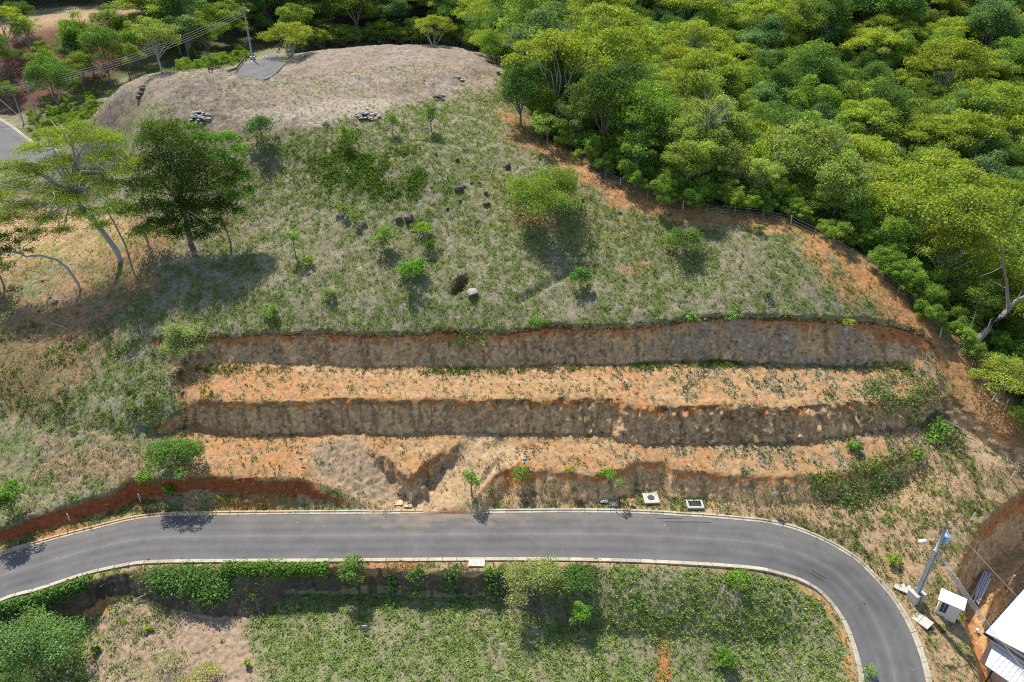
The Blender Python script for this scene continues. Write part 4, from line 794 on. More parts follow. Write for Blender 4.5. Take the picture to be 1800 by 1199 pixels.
for i in range(len(cand)):
    q = kk[i] + (kn_[i] - .5) * .9
    if fd[i] < 7 and cand[i, 1] < 110: pick.append('young' if kk[i] < .55 else ('feathery' if kk[i] < .85 else 'olive'))
    elif fd[i] < 34 and cand[i, 0] > 22 and kk[i] < .62: pick.append(('feathery', 'umbrella', 'young', 'feathery')[int(kk[i] * 6.4) % 4])
    elif q < .20: pick.append('dark')
    elif q < .34: pick.append('bluish')
    elif q < .54: pick.append('round')
    elif q < .68: pick.append('olive')
    elif q < .82: pick.append('feathery')
    else: pick.append('umbrella')
scl = np.array([np.clip(r.lognormal(-.02, .26), .55, 1.6) for _ in pick]) * np.interp(cand[:, 1], [90, 200, 300], [.95, 1.2, 1.45]); szpx = scl / czc
order = np.argsort(-szpx * ((cu > -20) & (cu < 1820) & (cv > -20)))
ind = order[:285]; rest = order[285:]
names = dict(KINDS)
def where(i):
    if fd[i] < 8 and cand[i, 1] < 120:
        return 'just beyond the fence ' + ('near the dead tree' if cu[i] > 1560 else 'at the orange crest' if cu[i] > 1300 else 'above the lone round tree' if cu[i] > 1050 else 'by the pad corner')
    if cu[i] < 300: return 'behind the red knoll at the top left'
    if cu[i] < 560: return 'in the wood left of the tall pole' if cu[i] < 430 else 'in the wood right of the tall pole'
    if cv[i] < 60: return 'along the top edge ' + ('above the pad' if cu[i] < 900 else 'above the fence corner' if cu[i] < 1250 else 'towards the top right corner' if cu[i] < 1580 else 'in the top right corner')
    if cu[i] < 900: return 'right behind the levelled pad'
    if cu[i] > 1640: return 'at the right edge, ' + ('high up' if cv[i] < 160 else 'level with the pad' if cv[i] < 270 else 'level with the lone round tree' if cv[i] < 400 else 'above the dead tree')
    if cu[i] < 1150: return 'beyond the pad corner, ' + ('far back' if cv[i] < 140 else 'close to the fence')
    return ('in the far part of the forest' if cv[i] < 130 else 'in the heart of the forest' if cv[i] < 240 else 'in the near part of the forest') + (' left of its middle' if cu[i] < 1400 else ' right of its middle')
def big(s): return 'large ' if s > 1.25 else ('small ' if s < .9 else 'medium-sized ')
KNAME = {'round': 'forest_tree', 'dark': 'dark_forest_tree', 'umbrella': 'flat_topped_tree', 'olive': 'olive_forest_tree', 'feathery': 'feathery_forest_tree', 'bluish': 'bluish_forest_tree', 'young': 'young_tree'}
CROWN_SRC = {}
for i in ind:
    k = pick[i]; tm, cm = MODELS[k][int(r.integers(0, 2))]; s = scl[i]
    t = thing(KNAME[k], big(s) + names[k] + ' ' + where(i), 'tree', (cand[i, 0], cand[i, 1], cz[i]), names[k] + 's ' + where(i), r.random() * 6.28); t.scale = (s, s, s * r.uniform(.9, 1.15))
    link('trunk', tm, t); c = link('crown', cm, t); CROWN_SRC.setdefault((k, cm.name), c)
srcs = list(CROWN_SRC.items()); cidx = {key: n for n, (key, _) in enumerate(srcs)}

def gn_scatter(name, pts, idx, scale, rot, sources, kind='stuff'):
    me = bpy.data.meshes.new(name); me.vertices.add(len(pts)); me.vertices.foreach_set('co', np.asarray(pts, np.float32).ravel())
    for an, ty, v in (('pick', 'INT', idx), ('size', 'FLOAT', scale), ('spin', 'FLOAT', rot)):
        a = me.attributes.new(an, ty, 'POINT'); a.data.foreach_set('value', np.asarray(v, np.int32 if ty == 'INT' else np.float32))
    o = link(name, me); tag(o, kind=kind)
    ng = bpy.data.node_groups.new(name + '_nodes', 'GeometryNodeTree'); ng.interface.new_socket('Geometry', in_out='INPUT', socket_type='NodeSocketGeometry'); ng.interface.new_socket('Geometry', in_out='OUTPUT', socket_type='NodeSocketGeometry')
    gi = ng.nodes.new('NodeGroupInput'); go = ng.nodes.new('NodeGroupOutput'); jn = ng.nodes.new('GeometryNodeJoinGeometry')
    def attr(nm, ty):
        a = ng.nodes.new('GeometryNodeInputNamedAttribute'); a.data_type = ty; a.inputs[0].default_value = nm; return a.outputs[0]
    ap, as_, ar = attr('pick', 'INT'), attr('size', 'FLOAT'), attr('spin', 'FLOAT')
    cx = ng.nodes.new('ShaderNodeCombineXYZ'); ng.links.new(ar, cx.inputs[2])
    for k, s in enumerate(sources):
        oi = ng.nodes.new('GeometryNodeObjectInfo'); oi.inputs[0].default_value = s; oi.transform_space = 'ORIGINAL'; oi.inputs['As Instance'].default_value = True
        cmp_ = ng.nodes.new('FunctionNodeCompare'); cmp_.data_type = 'INT'; cmp_.operation = 'EQUAL'; ng.links.new(ap, cmp_.inputs[2]); cmp_.inputs[3].default_value = k
        ip = ng.nodes.new('GeometryNodeInstanceOnPoints'); ng.links.new(gi.outputs[0], ip.inputs['Points']); ng.links.new(cmp_.outputs[0], ip.inputs['Selection']); ng.links.new(oi.outputs['Geometry'], ip.inputs['Instance'])
        e2r = ng.nodes.new('FunctionNodeEulerToRotation'); ng.links.new(cx.outputs[0], e2r.inputs[0]); ng.links.new(e2r.outputs[0], ip.inputs['Rotation']); ng.links.new(as_, ip.inputs['Scale']); ng.links.new(ip.outputs[0], jn.inputs[0])
    ng.links.new(jn.outputs[0], go.inputs[0]); md = o.modifiers.new('scatter', 'NODES'); md.node_group = ng
    return o
kk2 = []
for i in rest:
    opts = [v for key, v in cidx.items() if key[0] == pick[i]] or [0]; kk2.append(opts[int(r.integers(0, len(opts)))])
gn_scatter('far_forest', np.stack([cand[rest, 0], cand[rest, 1], cz[rest]], -1), kk2, scl[rest], r.random(len(rest)) * 6.28, [s for _, s in srcs])
# undergrowth between the forest trunks
um = np.where((forest.ravel() > .5) & (kn.ravel() < .3) & (kf.ravel() < .3) & (vu > -60) & (vu < 1860) & (vv > -20) & (vy < 230))[0]
um2 = np.where((lowg.ravel() > .6) & (vu > -40) & (vy < 189))[0]; um = np.concatenate([um[r.integers(0, len(um), 4200)], um2[r.integers(0, len(um2), 170)]])
ysrc = [cidx[k] for k in cidx if k[0] == 'young'] or [0]
gn_scatter('undergrowth', np.stack([vx[um] + r.normal(size=len(um)), vy[um] + r.normal(size=len(um)), vz[um] - .9], -1), r.choice(ysrc, len(um)), np.where(np.arange(len(um)) < 4200, r.uniform(.35, .8, len(um)), r.uniform(.3, .6, len(um))), r.random(len(um)) * 6.28, [s for _, s in srcs])

rb = np.random.default_rng(606)
bare = []
for j in range(2):
    lb = lobes_round(rb, 3.2, 6.6, 3.4, 16, (.26, .42)); m_ = trunk_mesh('bare_trunk', [(0, 0, -1), (.1, .1, 2.2), (.3, .1, 4.0)], .2, lb, rb, m_bark_pale, 14, .5, .5, 4); bare.append(m_)
for x, y_ in [(1255, 150), (1010, 165), (1420, 250), (1310, 250), (1610, 250), (1560, 310), (1500, 190), (1180, 80), (1700, 330), (1380, 120), (960, 90), (1760, 200), (1475, 330), (1090, 210), (1640, 100), (1230, 280)]:
    p = hit(x, y_ + 45); o = link('bare_tree', bare[int(rb.integers(0, 2))], None, p, rb.random() * 6); s = rb.uniform(.95, 1.35); o.scale = (s, s, s * 1.12); tag(o, 'leafless pale grey tree poking out of the green forest canopy', 'tree', 'bare trees in the forest')
# a row of trees right behind the levelled pad
for i, x in enumerate(range(512, 880, 19)):
    y_ = np.interp(x, [500, 522, 640, 820, 886], [116, 98, 80, 86, 120]) - 4; p = hit(x + rb.uniform(-6, 6), y_); k = ('umbrella', 'feathery', 'olive', 'umbrella', 'round')[i % 5]; tm, cm = MODELS[k][i % 2]
    s = rb.uniform(.8, 1.2); t = thing('pad_edge_tree', names[k] + ' standing hard against the back rim of the pad', 'tree', p - np.array((0, -1.2, 3.4 * s)), 'trees along the back rim of the pad', rb.random() * 6); t.scale = (s,) * 3; link('trunk', tm, t); link('crown', cm, t)
# the loose trees at the top left, each by itself
TL = [(165, 128, 'round', 1.5, 'dark rounded tree below the red knoll, left of the power line'), (195, 150, 'dark', 1.3, 'dark tree with a bare leaning trunk beside the pad'), (150, 165, 'olive', 1.1, 'olive tree on the low ground under the red knoll'), (110, 205, 'dark', 1.15, 'dark green tree next to the left utility poles'), (285, 128, 'feathery', 1.05, 'pale trunked feathery tree behind the left part of the pad'), (245, 120, 'round', 1.2, 'round green tree behind the left part of the pad'), (20, 95, 'umbrella', 1.2, 'tree at the left edge in front of the red knoll'), (60, 100, 'feathery', 1.2, 'thin tree on the slope of the red knoll'), (335, 112, 'bluish', 1.4, 'bluish green tree left of the end of the upper road'), (370, 108, 'round', 1.3, 'green tree right against the guardrail'), (268, 72, 'bluish', 1.6, 'cool green tree right of the red knoll'), (20, 190, 'olive', .7, 'low olive tree between the left poles'), (84, 120, 'young', 1.2, 'young tree under the red knoll'), (130, 90, 'young', 1.3, 'light young tree on the shoulder of the red knoll')]
TL += [(8, 150, 'dark', 1.2, 'dark tree at the left edge under the red knoll'), (95, 165, 'round', 1.1, 'green tree on the foot of the red bank, second from the left edge'), (215, 95, 'round', 1.3, 'round tree high on the red bank beside the knoll'), (230, 140, 'olive', 1.0, 'olive tree at the foot of the red bank near the pad'), (45, 60, 'dark', .8, 'small dark tree standing on the front rim of the red knoll'), (318, 96, 'dark', 1.3, 'dark tree behind the left poles line, left of the upper road'), (140, 140, 'bluish', 1.1, 'cool green tree in the middle of the red bank')]
for x, y_, k, s, lab in TL:
    p = hit(x, y_); tm, cm = MODELS[k][int(r.integers(0, 2))]; t = thing('loose_tree', lab, 'tree', p, None, r.random() * 6); t.scale = (s,) * 3; link('trunk', tm, t); link('crown', cm, t)

# ---- grass and weeds
def tufts(name, sel, dens, n, h_, w_, blades, col, colvar, seed, dry=0.0, drycol=(.36, .29, .20)):
    r = np.random.default_rng(seed); m = np.where(sel)[0]; p = dens[m]
    area = (58 / np.clip(vy[m], 30, 200)) ** -1.6; p = p * area; p = p / p.sum(); k = m[r.choice(len(m), n, p=p)]
    c = np.stack([vx[k] + r.normal(size=n) * .14, vy[k] + r.normal(size=n) * .14, vz[k] - .02], -1)
    s = r.uniform(.6, 1.4, n); B = blades; az = r.random((n, B)) * 2 * pi; rr = r.random((n, B)) ** .5
    root = c[:, None] + np.stack([np.cos(az) * rr * w_ * .35, np.sin(az) * rr * w_ * .35, 0 * az], -1) * s[:, None, None]
    tip = c[:, None] + np.stack([np.cos(az) * w_ * (rr * .8 + .2), np.sin(az) * w_ * (rr * .8 + .2), h_ * r.uniform(.5, 1.15, (n, B))], -1) * s[:, None, None]
    side = np.stack([-np.sin(az), np.cos(az), 0 * az], -1) * (w_ * .13 * s[:, None, None]); mid = (root + tip) * .5 + np.array([0, 0, h_ * .18])
    V = np.stack([root, mid + side, tip, mid - side], 2).reshape(-1, 3); Q = np.arange(n * B * 4).reshape(-1, 4)
    cc = np.array(col)[None] * (1 + colvar * r.normal(size=(n, 1))).clip(.5, 1.6); d_ = r.random((n, 1)) < dry; cc = np.where(d_, np.array(drycol) * r.uniform(.75, 1.15, (n, 1)), cc)
    cc = np.repeat(cc, B * 4, 0) * r.uniform(.85, 1.15, (n * B * 4, 1))
    o = link(name, npmesh(name, V, Q, 4, cc.clip(.01, .8), [m_grass])); tag(o, kind='stuff'); return o
gd = GD.ravel(); fin = (vu > -40) & (vu < 1840) & (vv > -10) & (vv < 1240) & (np.abs(vx) < 128) & (vy > 30) & (vy < 150)
in3r, inFr, benr = in3.ravel(), inF.ravel(), bench.ravel(); hillm = fin & (forest.ravel() < .5) & (benr < .4) & (in3r < .3) & (inFr < .3) & (inP.ravel() < .3)
tufts('hillside_grass', hillm, gd + .10, 46000, .20, .27, 6, (.21, .29, .07), .22, 1)
tufts('dry_grass', hillm & (gd < .8), (1 - gd) * (sp.ravel() < .4) * (pd.ravel() < .3) * (isface.ravel() < .3) + .0, 10000, .12, .24, 5, (.27, .235, .16), .18, 2)
tufts('field_grass', fin & (inFr > .5), gd + .004, 12500, .20, .30, 8, (.27, .36, .095), .22, 3)
tufts('terrace_weeds', fin & (benr > .5) & (in3r < .4), gd + .02, 5600, .24, .28, 7, (.13, .19, .06), .25, 4, .25)
tufts('verge_grass', fin & (in3r > .4) & (inFr < .4), gd + .02, 5200, .24, .26, 7, (.16, .22, .05), .25, 5, .12)
wz = zone([(560, 240), (700, 235), (780, 300), (740, 350), (560, 330), (520, 280)], 60, 80).ravel(); wdm = hillm & (wz > .05)
tufts('broadleaf_weeds', wdm, wz ** 2 * sstep(.45, .62, fbm(vx * .35, vy * .35, 3, 93)) + .004, 1500, .36, .45, 8, (.12, .21, .035), .2, 6)
cb = fin & (vA.ravel() > 2.5) & (vA.ravel() < 3.7) & (inB.ravel() < .2)
tufts('weeds_under_the_cut', cb & (vu > 340) & (vu < 1620), fbm(vx * .3, vy * .3, 3, 88) ** 4 + .0005, 1100, .26, .3, 8, (.14, .22, .045), .25, 7)

tufts('turf_fringe', fin & (tA.ravel() > 0) & (tA.ravel() < .12) & (vu > 280), np.ones_like(vx), 1500, .16, .3, 7, (.17, .21, .06), .3, 8, .45)
tufts('terrace_rim_weeds', fin & (tB.ravel() > 0) & (tB.ravel() < .2) & (vu > 330), fbm(vx * .5, vy * .5, 3, 89) ** 3, 420, .2, .28, 7, (.14, .20, .06), .3, 9, .3)

wz2 = zone([(-40, 600), (120, 560), (290, 620), (300, 745), (-40, 750)], 25, 60).ravel()
tufts('left_slope_scrub', hillm & (wz2 > .05), wz2 * sstep(.42, .6, fbm(vx * .3, vy * .3, 3, 94)) + .02, 1100, .26, .34, 8, (.15, .21, .06), .28, 10, .12)
# ================================================================== rocks, fence, posts, poles, house, small things
m_rock = simple_mat('dark_boulder', (.11, .09, .075), .9, 0, .4, 2.0, .6); m_rock2 = simple_mat('grey_field_stone', (.33, .285, .245), .9, 0, .3, 2.5, .5)
m_conc = simple_mat('pale_concrete', (.43, .40, .345), .9, 0, .16, 1.5, .2); m_conc_o = simple_mat('soil_stained_concrete', (.52, .36, .22), .9, 0, .2, 1.5, .2); m_pole = simple_mat('pole_concrete', (.34, .35, .36), .8, 0, .2, 1.5, .15)
m_white = simple_mat('white_paint', (.68, .68, .68), .5, 0, .05, 1.0); m_roof = simple_mat('white_metal_sheet', (.60, .62, .65), .35, .0, .04, .5); m_rust = simple_mat('rusty_steel', (.20, .10, .06), .8, .2, .35, 3.0); m_dark = simple_mat('dark_metal', (.03, .035, .045), .4, .3, .2, 2.0)
m_can = simple_mat('blue_grey_transformer_paint', (.26, .40, .58), .4, 0, .08, 2.0); m_wire = simple_mat('wire', (.30, .29, .28), .5, .2, .1, 1.0); m_wood = simple_mat('weathered_wood', (.20, .155, .12), .9, 0, .3, 4.0); m_wood_pale = simple_mat('pale_weathered_wood', (.42, .37, .31), .9, 0, .25, 4.0)
m_orange = simple_mat('orange_paint', (.80, .27, .06), .5, 0, .1, 2.0); m_blue = simple_mat('blue_sign_plate', (.20, .28, .42), .4, 0, .1, 2.0); m_wall = simple_mat('cream_plaster', (.62, .58, .50), .9, 0, .1, 1.0); m_galv = simple_mat('galvanised_pipe', (.55, .56, .56), .45, .3, .12, 2.0); m_black = simple_mat('cast_iron', (.035, .035, .035), .6, .2, .2, 3.0); m_yel = simple_mat('olive_yellow_plate', (.42, .42, .30), .5, 0, .15, 3.0)
import bmesh
def rock_mesh(seed, mat, rough=.28):
    r = np.random.default_rng(seed); bm = bmesh.new(); bmesh.ops.create_icosphere(bm, subdivisions=2, radius=1.0); ax = r.uniform(.75, 1.2, 3) * np.array((1.1, .9, .75))
    pl = unit(r.normal(size=(5, 3))); pd_ = r.uniform(.55, .9, 5)
    for v in bm.verts:
        p = np.array(v.co) * (1 + rough * (r.random() - .5))
        for a, d in zip(pl, pd_):
            s = p @ a
            if s > d: p = p - a * (s - d)
        v.co = p * ax
    me = bpy.data.meshes.new('boulder'); bm.to_mesh(me); bm.free(); me.materials.append(mat); return me
RM = [rock_mesh(i, m_rock) for i in range(5)]; RM2 = [rock_mesh(20 + i, m_rock2) for i in range(5)]
r = np.random.default_rng(9)
BOULD = [(766, 273, 14), (803, 281, 11), (816, 265, 8), (807, 334, 17), (816, 328, 8), (842, 322, 9), (758, 331, 9), (854, 341, 12), (808, 353, 10), (855, 359, 15), (786, 367, 8), (693, 346, 7), (716, 333, 9), (642, 312, 11), (838, 390, 9), (893, 355, 9), (1025, 351, 8), (1037, 348, 6), (1090, 375, 10), (828, 323, 6), (893, 293, 14), (1085, 327, 9), (680, 300, 7), (672, 310, 6), (738, 296, 6), (740, 420, 6), (88, 523, 8), (74, 494, 7), (50, 592, 8), (68, 547, 8), (320, 690, 10), (1240, 500, 5), (650, 440, 6), (600, 300, 7)]
for x, y, s in BOULD:
    p = hit(x, y); k = s * zc_at(p) / F / 2 * .85
    o = link('boulder', RM[int(r.integers(0, 5))], None, p + np.array([0, 0, k * .35]), r.random() * 6); o.scale = (k, k, k * r.uniform(.7, 1)); tag(o, 'small dark boulder lying loose in the turf of the slope', 'boulder', 'small boulders strewn over the slope')
for x, y, s, lab in [(702, 389, 18, 'left one of the two large dark boulders lying together on the slope'), (720, 387, 23, 'right and larger of the two dark boulders lying together'), (831, 518, 22, 'large pale-topped boulder beside the sinkhole'), (96, 531, 14, 'larger grey boulder on the orange left slope')]:
    p = hit(x, y); k = s * zc_at(p) / F / 2; o = link('boulder', (RM2 if 'pale' in lab or 'grey' in lab else RM)[int(r.integers(0, 5))], None, p + np.array([0, 0, k * .4]), r.random() * 6); o.scale = (k, k, k * .85); tag(o, lab, 'boulder')
def pile(label, cx, cy, wpx, hpx, n, size, mats=RM2):
    p = hit(cx, cy); t = thing('stone_pile', label, 'stone pile', p); zc = zc_at(p); W = wpx * zc / F / 2 * .85
    for i in range(n):
        a = r.random() * 6.28; q = r.random() ** .6; dx, dy = cos(a) * q * W, sin(a) * q * W * hpx / wpx * 1.8; h_ = (1 - q) * W * .35
        o = link('stone', mats[int(r.integers(0, 5))], t, (dx, dy, gz(p[0] + dx, p[1] + dy) - p[2] + h_ + size * .3), r.random() * 6); k = size * r.uniform(.6, 1.2); o.scale = (k, k, k * .85)
pile('heap of grey stones on the front of the pad behind the big trees', 351, 208, 42, 16, 34, .4); pile('heap of grey stones at the pad rim above the green slope', 644, 205, 54, 20, 36, .42); pile('scatter of dark stones on the left end of the pad', 246, 166, 26, 18, 14, .4, RM); pile('line of dark stones along the right rim of the pad', 772, 174, 30, 20, 16, .42, RM); pile('small heap of stones under the corner of the pad', 806, 140, 24, 12, 12, .36)

# fence along the spur
fr = thing('wire_fence', 'old wooden post and wire fence running down the orange ridge', 'fence', hit(1162, 362))
org = np.array(fr.location)
FP = [(993, 250), (1018, 278), (1044, 297), (1065, 315), (1090, 328), (1115, 340), (1138, 352), (1162, 362), (1200, 370), (1240, 376), (1290, 380), (1340, 384), (1390, 396), (1430, 416), (1462, 434), (1495, 454), (1522, 470), (1548, 495), (1578, 516), (1606, 540), (1652, 594), (1682, 622), (1706, 650), (1735, 690), (1765, 722), (1800, 760)]
tops = []
for i, (x, y) in enumerate(FP):
    p = hit(x, y); h_ = r.uniform(1.3, 1.7); lx, ly = r.uniform(-.12, .12, 2); a = p - org
    MB().tube([a - (0, 0, .3), a + (lx * .5, ly * .5, h_ * .5), a + (lx, ly, h_)], [.1, .09, .075], 6).obj('fence_post', m_wood if i % 4 else m_wood_pale, fr); tops.append((a, np.array((lx, ly, h_))))
for f_ in (.3, .6, .88):
    MB().tube([a + v * f_ for a, v in tops], .012, 4).obj('fence_wire', m_wire, fr)

# survey pegs and lot markers
for x, y in [(258, 463), (250, 587), (247, 707), (242, 813), (247, 882), (123, 917), (1062, 460), (1082, 549), (707, 555), (649, 262), (875, 295), (1777, 842), (1707, 915), (1269, 1044), (1560, 540), (713, 700), (723, 880)]:
    p = hit(x, y); MB().tube([(0, 0, -.2), (.02, 0, .5), (.03, 0, 1.25)], .045, 6); o = MB().tube([(0, 0, -.2), (.02, 0, .5), (.05, 0, 1.2)], .05, 6).obj('survey_peg', m_white, None, p); tag(o, 'thin white survey peg standing upright in the ground', 'peg', 'white survey pegs')
for x, y, lab in [(531, 815, 'little blue lot plate on a stake at the left terrace edge'), (923, 817, 'little blue lot plate on a stake above the red end of the cut'), (1335, 814, 'little blue lot plate on a stake on the lowest terrace at right'), (642, 1110, 'little blue lot plate on a stake in the lower field'), (1183, 640, 'little blue lot plate on a stake by the foot of the top cut')]:
    p = hit(x, y); t = thing('lot_marker', lab, 'sign', p); MB().tube([(0, 0, -.2), (0, 0, .75)], .035, 6).obj('stake', m_wood, t); MB().box((0, -.03, .78), (.5, .05, .3)).obj('plate', m_blue, t)

# slabs, covers, boxes beside the kerbs
def slab(label, px, w_, d_, h_=.12, rz=0, mat=None, name='concrete_slab', cat='slab', zoff=.0):
    p = hit(*px); o = MB().box((0, 0, 0), (w_, d_, h_), rz).obj(name, mat or m_conc, None, (p[0], p[1], p[2] + h_ * .3 + zoff)); tag(o, label, cat); return o, p
slab('left one of the two orange stained slabs by the upper kerb', (701, 884), .9, .8, .12, .05, m_conc_o); slab('right one of the two orange stained slabs by the upper kerb', (718, 887), .9, .9, .12, -.05, m_conc_o)
slab('small pale slab by the upper kerb, left of two, right of the tall sapling', (1062, 880), .95, .75); slab('small pale slab by the upper kerb, nearest the kerb of two', (1078, 886), 1.05, .75, .12, -.08)
p = hit(1144, 877); t = thing('manhole', 'square concrete manhole slab with round dark lid above the upper kerb', 'manhole', p); MB().box((0, 0, .08), (1.75, 1.65, .22), .06).obj('slab', m_conc, t); MB().tube([(0, 0, .18), (0, 0, .22)], .42, 20).obj('lid', m_black, t)
p = hit(1221, 888); t = thing('meter_box', 'square concrete box with dark blue-black lid in the verge', 'meter box', p); mb = MB()
for c, d in (((0, .55, .1), (1.9, .22, .3)), ((0, -.55, .1), (1.9, .22, .3)), ((.84, 0, .1), (.22, .88, .3)), ((-.84, 0, .1), (.22, .88, .3))): mb.box(c, d)
mb.obj('frame', m_conc, t); MB().box((0, 0, .1), (1.44, .86, .12)).obj('lid', m_dark, t)
slab('white slab set in the verge under the lower kerb', (838, 991), 1.7, .95, .14, 0, m_conc, 'concrete_slab', 'slab', .1); slab('pale square slab between the kerb and the pole base', (1586, 1033), 1.5, 1.2, .14, -.6)
p = hit(1618, 1090); t = thing('drain_cover', 'two-piece concrete drain cover by the kerb below the meter hut', 'drain cover', p, None, -.95)
for s in (-.52, .52): MB().box((s, 0, .07), (1.0, 1.3, .18)).obj('cover_half', m_conc, t)
p = hit(1111, 888); t = thing('hydrant', 'white hydrant with orange top above the upper kerb', 'hydrant', p)
MB().tube([(0, 0, -.1), (0, 0, .1), (0, 0, .12), (0, 0, .62)], [.26, .26, .17, .16], 12).obj('body', m_white, t); MB().tube([(0, 0, .62), (0, 0, .7), (0, 0, .82), (0, 0, .95)], [.22, .22, .17, .06], 12).obj('bonnet', m_orange, t); MB().tube([(-.3, 0, .45), (.3, 0, .45)], .09, 8).obj('outlet', m_orange, t)
p = hit(1716, 1112); t = thing('hydrant', 'small white standpipe on the verge behind the meter hut', 'standpipe', p); MB().tube([(0, 0, -.1), (0, 0, .5)], .14, 10).obj('body', m_white, t); MB().tube([(0, 0, .5), (0, 0, .62)], [.2, .1], 10).obj('cap', m_white, t)
# traffic mirror / round sign at the bend, seen from behind and above
p = hit(1354, 893); t = thing('round_sign', 'round sign on a rusty post at the outside of the bend', 'sign', p)
MB().tube([(0, 0, -.2), (0, 0, 2.3)], .05, 8).obj('post', m_rust, t); c = np.array((.1, 0, 2.15)); ax = np.array((.2, -.95, -.25)); ax /= np.linalg.norm(ax)
MB().tube([c, c + ax * .05], .48, 24).obj('disc', m_yel, t); MB().tube([c + ax * .052, c + ax * .07], .40, 24).obj('face', m_galv, t)

# pipes lying in the pit
pa_, pb_ = hit(1712, 1060), hit(1745, 990); d = pb_ - pa_; d[2] = 0; d /= np.linalg.norm(d); n_ = np.array((d[1], -d[0], 0))
for i in range(9):
    row = i // 5; L = 5.6 - .7 * (i % 3); off = ((i % 5) - 2 + .5 * row) * .2; yaw = r.uniform(-.05, .05); dd = d * cos(yaw) + n_ * sin(yaw)
    m_p = pa_ + d * (2.6 + r.uniform(-.4, .4)) + n_ * off; zz = max(gz(*(m_p + dd * L * s)[:2]) for s in (-.5, -.25, 0, .25, .5)) + .16 + .15 * row; m_p[2] = zz
    o = MB().tube([-dd * L / 2, dd * L / 2], .085, 8).obj('steel_pipe', m_galv, None, m_p); tag(o, 'long pale pipe lying in the bundle on the ledge of the pit', 'pipe', 'pale pipes in the pit')

# utility poles
def sag(a, b, s=.6, n=14): u = np.linspace(0, 1, n)[:, None]; q = np.array(a) * (1 - u) + np.array(b) * u; q[:, 2] -= (4 * u * (1 - u))[:, 0] * s; return q
def cable(label, a, b, s=.6, rad=.022, grp=None): o = MB().tube(sag(a, b, s), rad, 4).obj('power_cable', m_wire); tag(o, label, 'cable', grp)
def pole(label, px, h_, rad=.19, group=None, base=True, lamp=None, pz=None):
    p = hit(*px) if pz is None else at(px[0], px[1], pz); t = thing('utility_pole', label, 'utility pole', p, group); MB().tube([(0, 0, -.5), (0, 0, h_ * .5), (0, 0, h_)], [rad, rad * .82, rad * .6], 10).obj('pole', m_pole, t, smooth=True)
    if base: MB().box((0, 0, .4), (.95, .95, 1.2)).obj('base_block', m_conc, t)
    if lamp: d = np.array((*lamp, 0)); MB().tube([(0, 0, h_ * .86), d * .8 + (0, 0, h_ * .89), d * 1.8 + (0, 0, h_ * .9)], .035, 6).obj('lamp_arm', m_galv, t); MB().box(d * 2.0 + (0, 0, h_ * .9), (.75, .3, .14), math.atan2(d[1], d[0])).obj('lamp_head', m_galv, t)
    return p
pu = pole('tall grey utility pole beside the end of the upper road', (445, 108), 11.5, .2, lamp=(.7, -.7))
pl1 = pole('grey utility pole at the left behind the feathery tree', (68, 216), 10.5, .17, base=False, lamp=(.6, -.6)); pl2 = pole('short pole leaning beside the side road at the left edge', (42, 218), 6.5, .16, base=False)
for k in range(4): cable('power cable strung over the low ground from the upper pole to the left poles', pu + (0, 0, 10.6 - k * .45), pl1 + (-.2 * k, 0, 9.0 - k * .5), 1.6, .035, 'power cables from the upper pole')
for k in range(3): cable('power cable from the left pole out of the left edge', pl1 + (0, 0, 9.0 - k * .5), pl1 + (-28, -4, 6.5 - k * .5), .6, .035, 'power cables at the left edge')
sp0 = pl2 + (-3.6, -.3, 6.0); o = MB().tube([pl2 + (0, 0, 1.2), sp0], .09, 6).obj('pole_stay', m_pole); tag(o, 'slanting grey stay propping the short left pole', 'pole stay')
# right pole: an H-section concrete post on a split block
p = hit(1608, 1053); HP = 11.3; t = thing('utility_pole', 'utility pole with blue transformer on a concrete block at the bend', 'utility pole', p, None, .35)
for s in (-1, 1): MB().box((s * .17, 0, 3.6), (.17, .34, 7.6)).obj('pole_flange', m_pole, t)
MB().box((0, 0, 3.6), (.19, .10, 7.6)).obj('pole_web', m_pole, t); MB().tube([(0, 0, 7.0), (0, 0, HP)], [.2, .12], 10).obj('pole_top', m_pole, t, smooth=True)
for s in (-1, 1): MB().box((s * .42, 0, .35), (.5, 1.15, 1.5)).obj('base_block', m_conc, t)
MB().tube([(.62, 0, 8.25), (.62, 0, 8.3), (.62, 0, 9.25), (.62, 0, 9.3), (.62, 0, 9.42)], [.3, .36, .36, .3, .12], 16).obj('transformer', m_can, t, smooth=False)
MB().tube([(.62, .1, 9.4), (.62, .1, 9.75)], [.07, .05], 8).obj('bushing', m_white, t); MB().tube([(.15, 0, 8.5), (.4, 0, 8.5)], .06, 6).obj('bracket', m_galv, t)
MB().tube([(0, 0, 8.8), (-.8, .1, 9.1), (-1.9, .25, 9.2)], .04, 6).obj('lamp_arm', m_galv, t); MB().box((-2.25, .3, 9.2), (.8, .3, .16), -.12).obj('lamp_head', m_white, t)
MB().tube([(-.7, 0, 10.2), (-.3, 0, 10.5), (0, 0, 10.4)], .04, 6).obj('fuse_arm', m_dark, t); MB().tube([(-.7, 0, 10.3), (-.85, 0, 9.6), (-.8, .1, 8.0), (-.5, 0, 7.0)], .018, 4).obj('drop_wire', m_dark, t)
for k in range(3): MB().tube([(.18, -.05, 6.6 - .45 * k), (.34, -.08, 6.6 - .45 * k)], .06, 6).obj('insulator', m_white, t)
for k in range(5): cable('one of the twisted low cables running from the bend pole past the hut', p + (.2, -.1, 7.4 - .16 * k), p + (5.2 + .09 * k, -21, 3.6 - .25 * k), .8, .025, 'low cables from the bend pole')
cable('high single cable from the top of the bend pole to the bottom edge', p + (0, 0, HP), p + (8.6, -21, 7.0), .5, .025)
